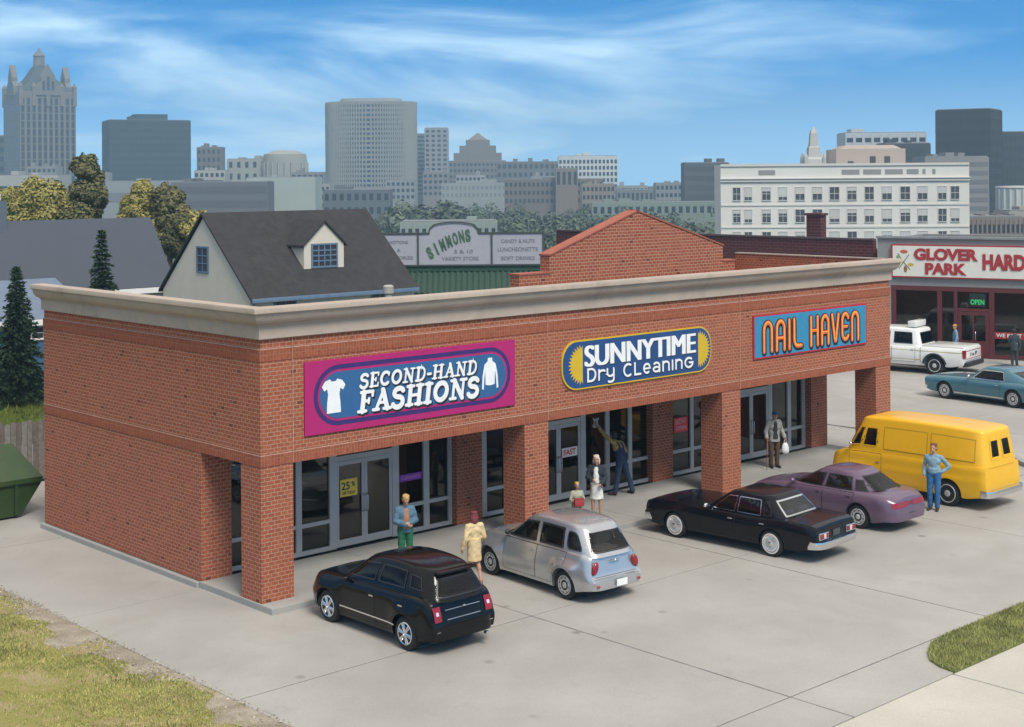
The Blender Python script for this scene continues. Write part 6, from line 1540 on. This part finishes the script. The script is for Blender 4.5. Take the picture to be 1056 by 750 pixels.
# stony verge between the turf and the concrete
pts = [(-3.41,-12.6)]+[(-3.41, y) for y in np.linspace(-12,17,30)]; inner = []
for y in np.arange(17, -12.6, -.12): inner.append((-3.42-max(.12, .62+.32*math.sin(y*.8+1)+.22*math.sin(y*2.3)+.10*math.sin(y*7.1)+random.uniform(-.05,.05)), y))
V = []; ys_v = np.arange(-12.5, 17, .12)
P = []
for i, (xi, y) in enumerate(inner[::-1]): P.append([(-3.405+(xi+3.405)*k/6, y, GL0-.012+(tz_(xi, y)+.012-GL0+.012)*k/6) for k in range(7)])
MB().grid(P).build('verge_path', turf('verge_stone', [(.24,.20,.155),(.34,.295,.235),(.46,.41,.345)], 3.5), None, smooth=180, kind='structure')
# loose stones along the edge of the concrete
mb = MB()
for k in range(4200):
    x = -3.30-abs(random.gauss(0,.55)); y = random.uniform(-6.5, 8.5); s = random.uniform(.008,.028)*(1.8 if random.random() < .04 else 1)
    if x > -3.38 and random.random() < .6: continue
    z = tz_(x, y)+s*.2 if x < -3.42 else GL0+.004; q = [(random.uniform(.6,1.2)*s, random.uniform(0,6.28)) for _ in range(2)]
    vs = [(x+s*math.cos(a+q[0][1])*random.uniform(.7,1.2), y+s*math.sin(a+q[0][1])*random.uniform(.7,1.2), z) for a in (0,1.57,3.14,4.71)]
    mb.add(vs+[(x,y,z+s*.8)], [(0,1,4),(1,2,4),(2,3,4),(3,0,4)])
mb.build('gravel', leafmat('gravel_stone', (.16,.135,.105), (.48,.43,.35), 3), None, kind='stuff', recalc=False)
# grass island beside the street
isl = [(7.36,-12.74),(7.42,-12.40),(7.62,-12.05),(8.0,-11.75),(8.5,-11.52),(9.2,-11.42),(30,-11.36),(30,-12.74)]
def inpoly(x, y, P=isl):
    c = False; j = len(P)-1
    for i in range(len(P)):
        if (P[i][1] > y) != (P[j][1] > y) and x < (P[j][0]-P[i][0])*(y-P[i][1])/(P[j][1]-P[i][1])+P[i][0]: c = not c
        j = i
    return c
MB().prism(isl, -.2, GL0+.03, 'z').build('island_ground', turf('island_turf', [(.18,.185,.07),(.21,.22,.08),(.28,.26,.12)], 1.6), None, kind='structure')
blades(42000, (7.3,16,-12.74,-11.3), .03, .10, lambda x, y: GL0+.025, inpoly, .8, .010).build('island_grass', leafmat('island_blades', (.20,.225,.07), (.42,.42,.165), 1.5), None, kind='stuff', recalc=False)
blades(26000, (-24,28,23.7,48), .10, .3, lambda x, y: -.22, None, .7, .035).build('yard_grass', GRS, None, kind='stuff', recalc=False)
# ------------------------------------------------------------------ air, sky, sun, camera
hzb = MB().box(-1380,1400,-1380,1400,-17.2,99)
m = bpy.data.materials.new('haze_air'); m.use_nodes = True; N = m.node_tree.nodes; L = m.node_tree.links
N.remove(N['Principled BSDF']); pv = N.new('ShaderNodeVolumePrincipled'); pv.inputs['Color'].default_value = HAZE_C; pv.inputs['Density'].default_value = HAZE_D
pv.inputs['Anisotropy'].default_value = .2
L.new(pv.outputs[0], N['Material Output'].inputs['Volume'])
hzb.build('haze', m, None, kind='stuff')

w = bpy.data.worlds.new('World'); SC.world = w; w.use_nodes = True; N = w.node_tree.nodes; L = w.node_tree.links
bg = N['Background']; bg.inputs['Strength'].default_value = SKY_S
SUN_EL, SUN_AZ = R(51), R(196)          # azimuth clockwise from +Y: the sun stands behind the camera and to its side
tc = N.new('ShaderNodeTexCoord'); sep = N.new('ShaderNodeSeparateXYZ'); L.new(tc.outputs['Generated'], sep.inputs[0])
def mth(op, a, b=None):
    q = N.new('ShaderNodeMath'); q.operation = op
    for i, v in enumerate((a, b)):
        if v is None: continue
        if hasattr(v, 'is_output'): L.new(v, q.inputs[i])
        else: q.inputs[i].default_value = v
    return q.outputs[0]
zc = mth('MAXIMUM', sep.outputs[2], 0.0)
zs = mth('ADD', mth('MULTIPLY', zc, 2.6), .22)
cmb = N.new('ShaderNodeCombineXYZ'); L.new(sep.outputs[0], cmb.inputs[0]); L.new(sep.outputs[1], cmb.inputs[1]); L.new(zs, cmb.inputs[2])
nrm = N.new('ShaderNodeVectorMath'); nrm.operation = 'NORMALIZE'; L.new(cmb.outputs[0], nrm.inputs[0])
sky = N.new('ShaderNodeTexSky'); sky.sky_type = 'NISHITA'; sky.sun_disc = False; sky.sun_elevation = SUN_EL; sky.sun_rotation = SUN_AZ
sky.air_density = 1.0; sky.dust_density = .25; sky.ozone_density = 2.2; L.new(nrm.outputs[0], sky.inputs[0])
# bring the blue to the photograph's clear azure
hsv = N.new('ShaderNodeHueSaturation'); hsv.inputs['Hue'].default_value = SKY_H; hsv.inputs['Saturation'].default_value = SKY_SAT; hsv.inputs['Value'].default_value = 1; L.new(sky.outputs[0], hsv.inputs['Color'])
tint = N.new('ShaderNodeMix'); tint.data_type = 'RGBA'; tint.blend_type = 'MULTIPLY'; tint.inputs[0].default_value = 1; L.new(hsv.outputs[0], tint.inputs[6]); tint.inputs[7].default_value = SKY_T
# thin streaked clouds
rot = N.new('ShaderNodeMapping'); rot.vector_type = 'POINT'; rot.inputs['Rotation'].default_value = (0,0,YAW); L.new(tc.outputs['Generated'], rot.inputs[0])
mp = N.new('ShaderNodeMapping'); mp.inputs['Scale'].default_value = (2.7,1.0,13.0); mp.inputs['Rotation'].default_value = (0,R(-4),0); mp.inputs['Location'].default_value = (.55,0,.35); L.new(rot.outputs[0], mp.inputs[0])
def wnoise(sc, det, rg, dist, vec=None):
    n = N.new('ShaderNodeTexNoise'); n.inputs['Scale'].default_value = sc; n.inputs['Detail'].default_value = det; n.inputs['Roughness'].default_value = rg; n.inputs['Distortion'].default_value = dist
    L.new(vec or mp.outputs[0], n.inputs['Vector']); return n.outputs['Fac']
def wramp(f, a, b):
    r = N.new('ShaderNodeMapRange'); r.interpolation_type = 'SMOOTHSTEP'; r.inputs[1].default_value = a; r.inputs[2].default_value = b; L.new(f, r.inputs[0]); return r.outputs[0]
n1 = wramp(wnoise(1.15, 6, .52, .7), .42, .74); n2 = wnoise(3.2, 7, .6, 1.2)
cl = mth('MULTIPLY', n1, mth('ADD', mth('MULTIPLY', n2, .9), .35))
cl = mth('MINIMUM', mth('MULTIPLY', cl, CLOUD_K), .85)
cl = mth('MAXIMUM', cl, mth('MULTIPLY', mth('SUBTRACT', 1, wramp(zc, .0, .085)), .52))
fill_veil = mth('MULTIPLY', wramp(zc, .16, .6), .88)     # overhead brightness added out of view to give soft fill light
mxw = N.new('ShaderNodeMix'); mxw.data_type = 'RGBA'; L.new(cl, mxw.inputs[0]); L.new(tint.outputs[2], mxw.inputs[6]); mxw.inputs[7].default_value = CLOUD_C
mxv = N.new('ShaderNodeMix'); mxv.data_type = 'RGBA'; L.new(fill_veil, mxv.inputs[0]); L.new(mxw.outputs[2], mxv.inputs[6]); mxv.inputs[7].default_value = FILL_VEIL_C
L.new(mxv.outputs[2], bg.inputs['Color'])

sl = bpy.data.lights.new('sun', 'SUN'); sl.energy = SUN_E; sl.angle = R(SUN_ANG); sl.color = (1.0,.945,.86)
so = bpy.data.objects.new('sun', sl); COL.objects.link(so)
d = Vector((math.sin(SUN_AZ)*math.cos(SUN_EL), math.cos(SUN_AZ)*math.cos(SUN_EL), math.sin(SUN_EL)))
so.rotation_euler = d.to_track_quat('Z','Y').to_euler()

cam = bpy.data.cameras.new('camera'); co = bpy.data.objects.new('camera', cam); COL.objects.link(co); SC.camera = co
cam.sensor_width = 36; cam.lens = FPX*36/1056; cam.shift_x = -2.64/1056; cam.shift_y = -192.26/1056; cam.clip_end = 6000; cam.clip_start = .5
f = Vector((FX,FY,0)); r0 = Vector((RX,RY,0)); u0 = Vector((0,0,1)); rv = r0*math.cos(ROLL)+u0*math.sin(ROLL); uv = u0*math.cos(ROLL)-r0*math.sin(ROLL)
co.matrix_world = Matrix(((rv.x,uv.x,-f.x,CX),(rv.y,uv.y,-f.y,CY),(rv.z,uv.z,-f.z,CZ),(0,0,0,1)))
vs = SC.view_settings; SC.display_settings.display_device = 'sRGB'; vs.view_transform = 'Standard'; vs.look = 'None'; vs.gamma = 1; vs.use_curve_mapping = False; vs.exposure = EXPO
cy = SC.cycles; cy.use_denoising = True; cy.max_bounces = 7; cy.diffuse_bounces = 3; cy.glossy_bounces = 3; cy.transmission_bounces = 4; cy.transparent_max_bounces = 10; cy.volume_bounces = 0; cy.caustics_reflective = False; cy.caustics_refractive = False; cy.sample_clamp_indirect = 6
cy.use_adaptive_sampling = True; cy.adaptive_threshold = .01
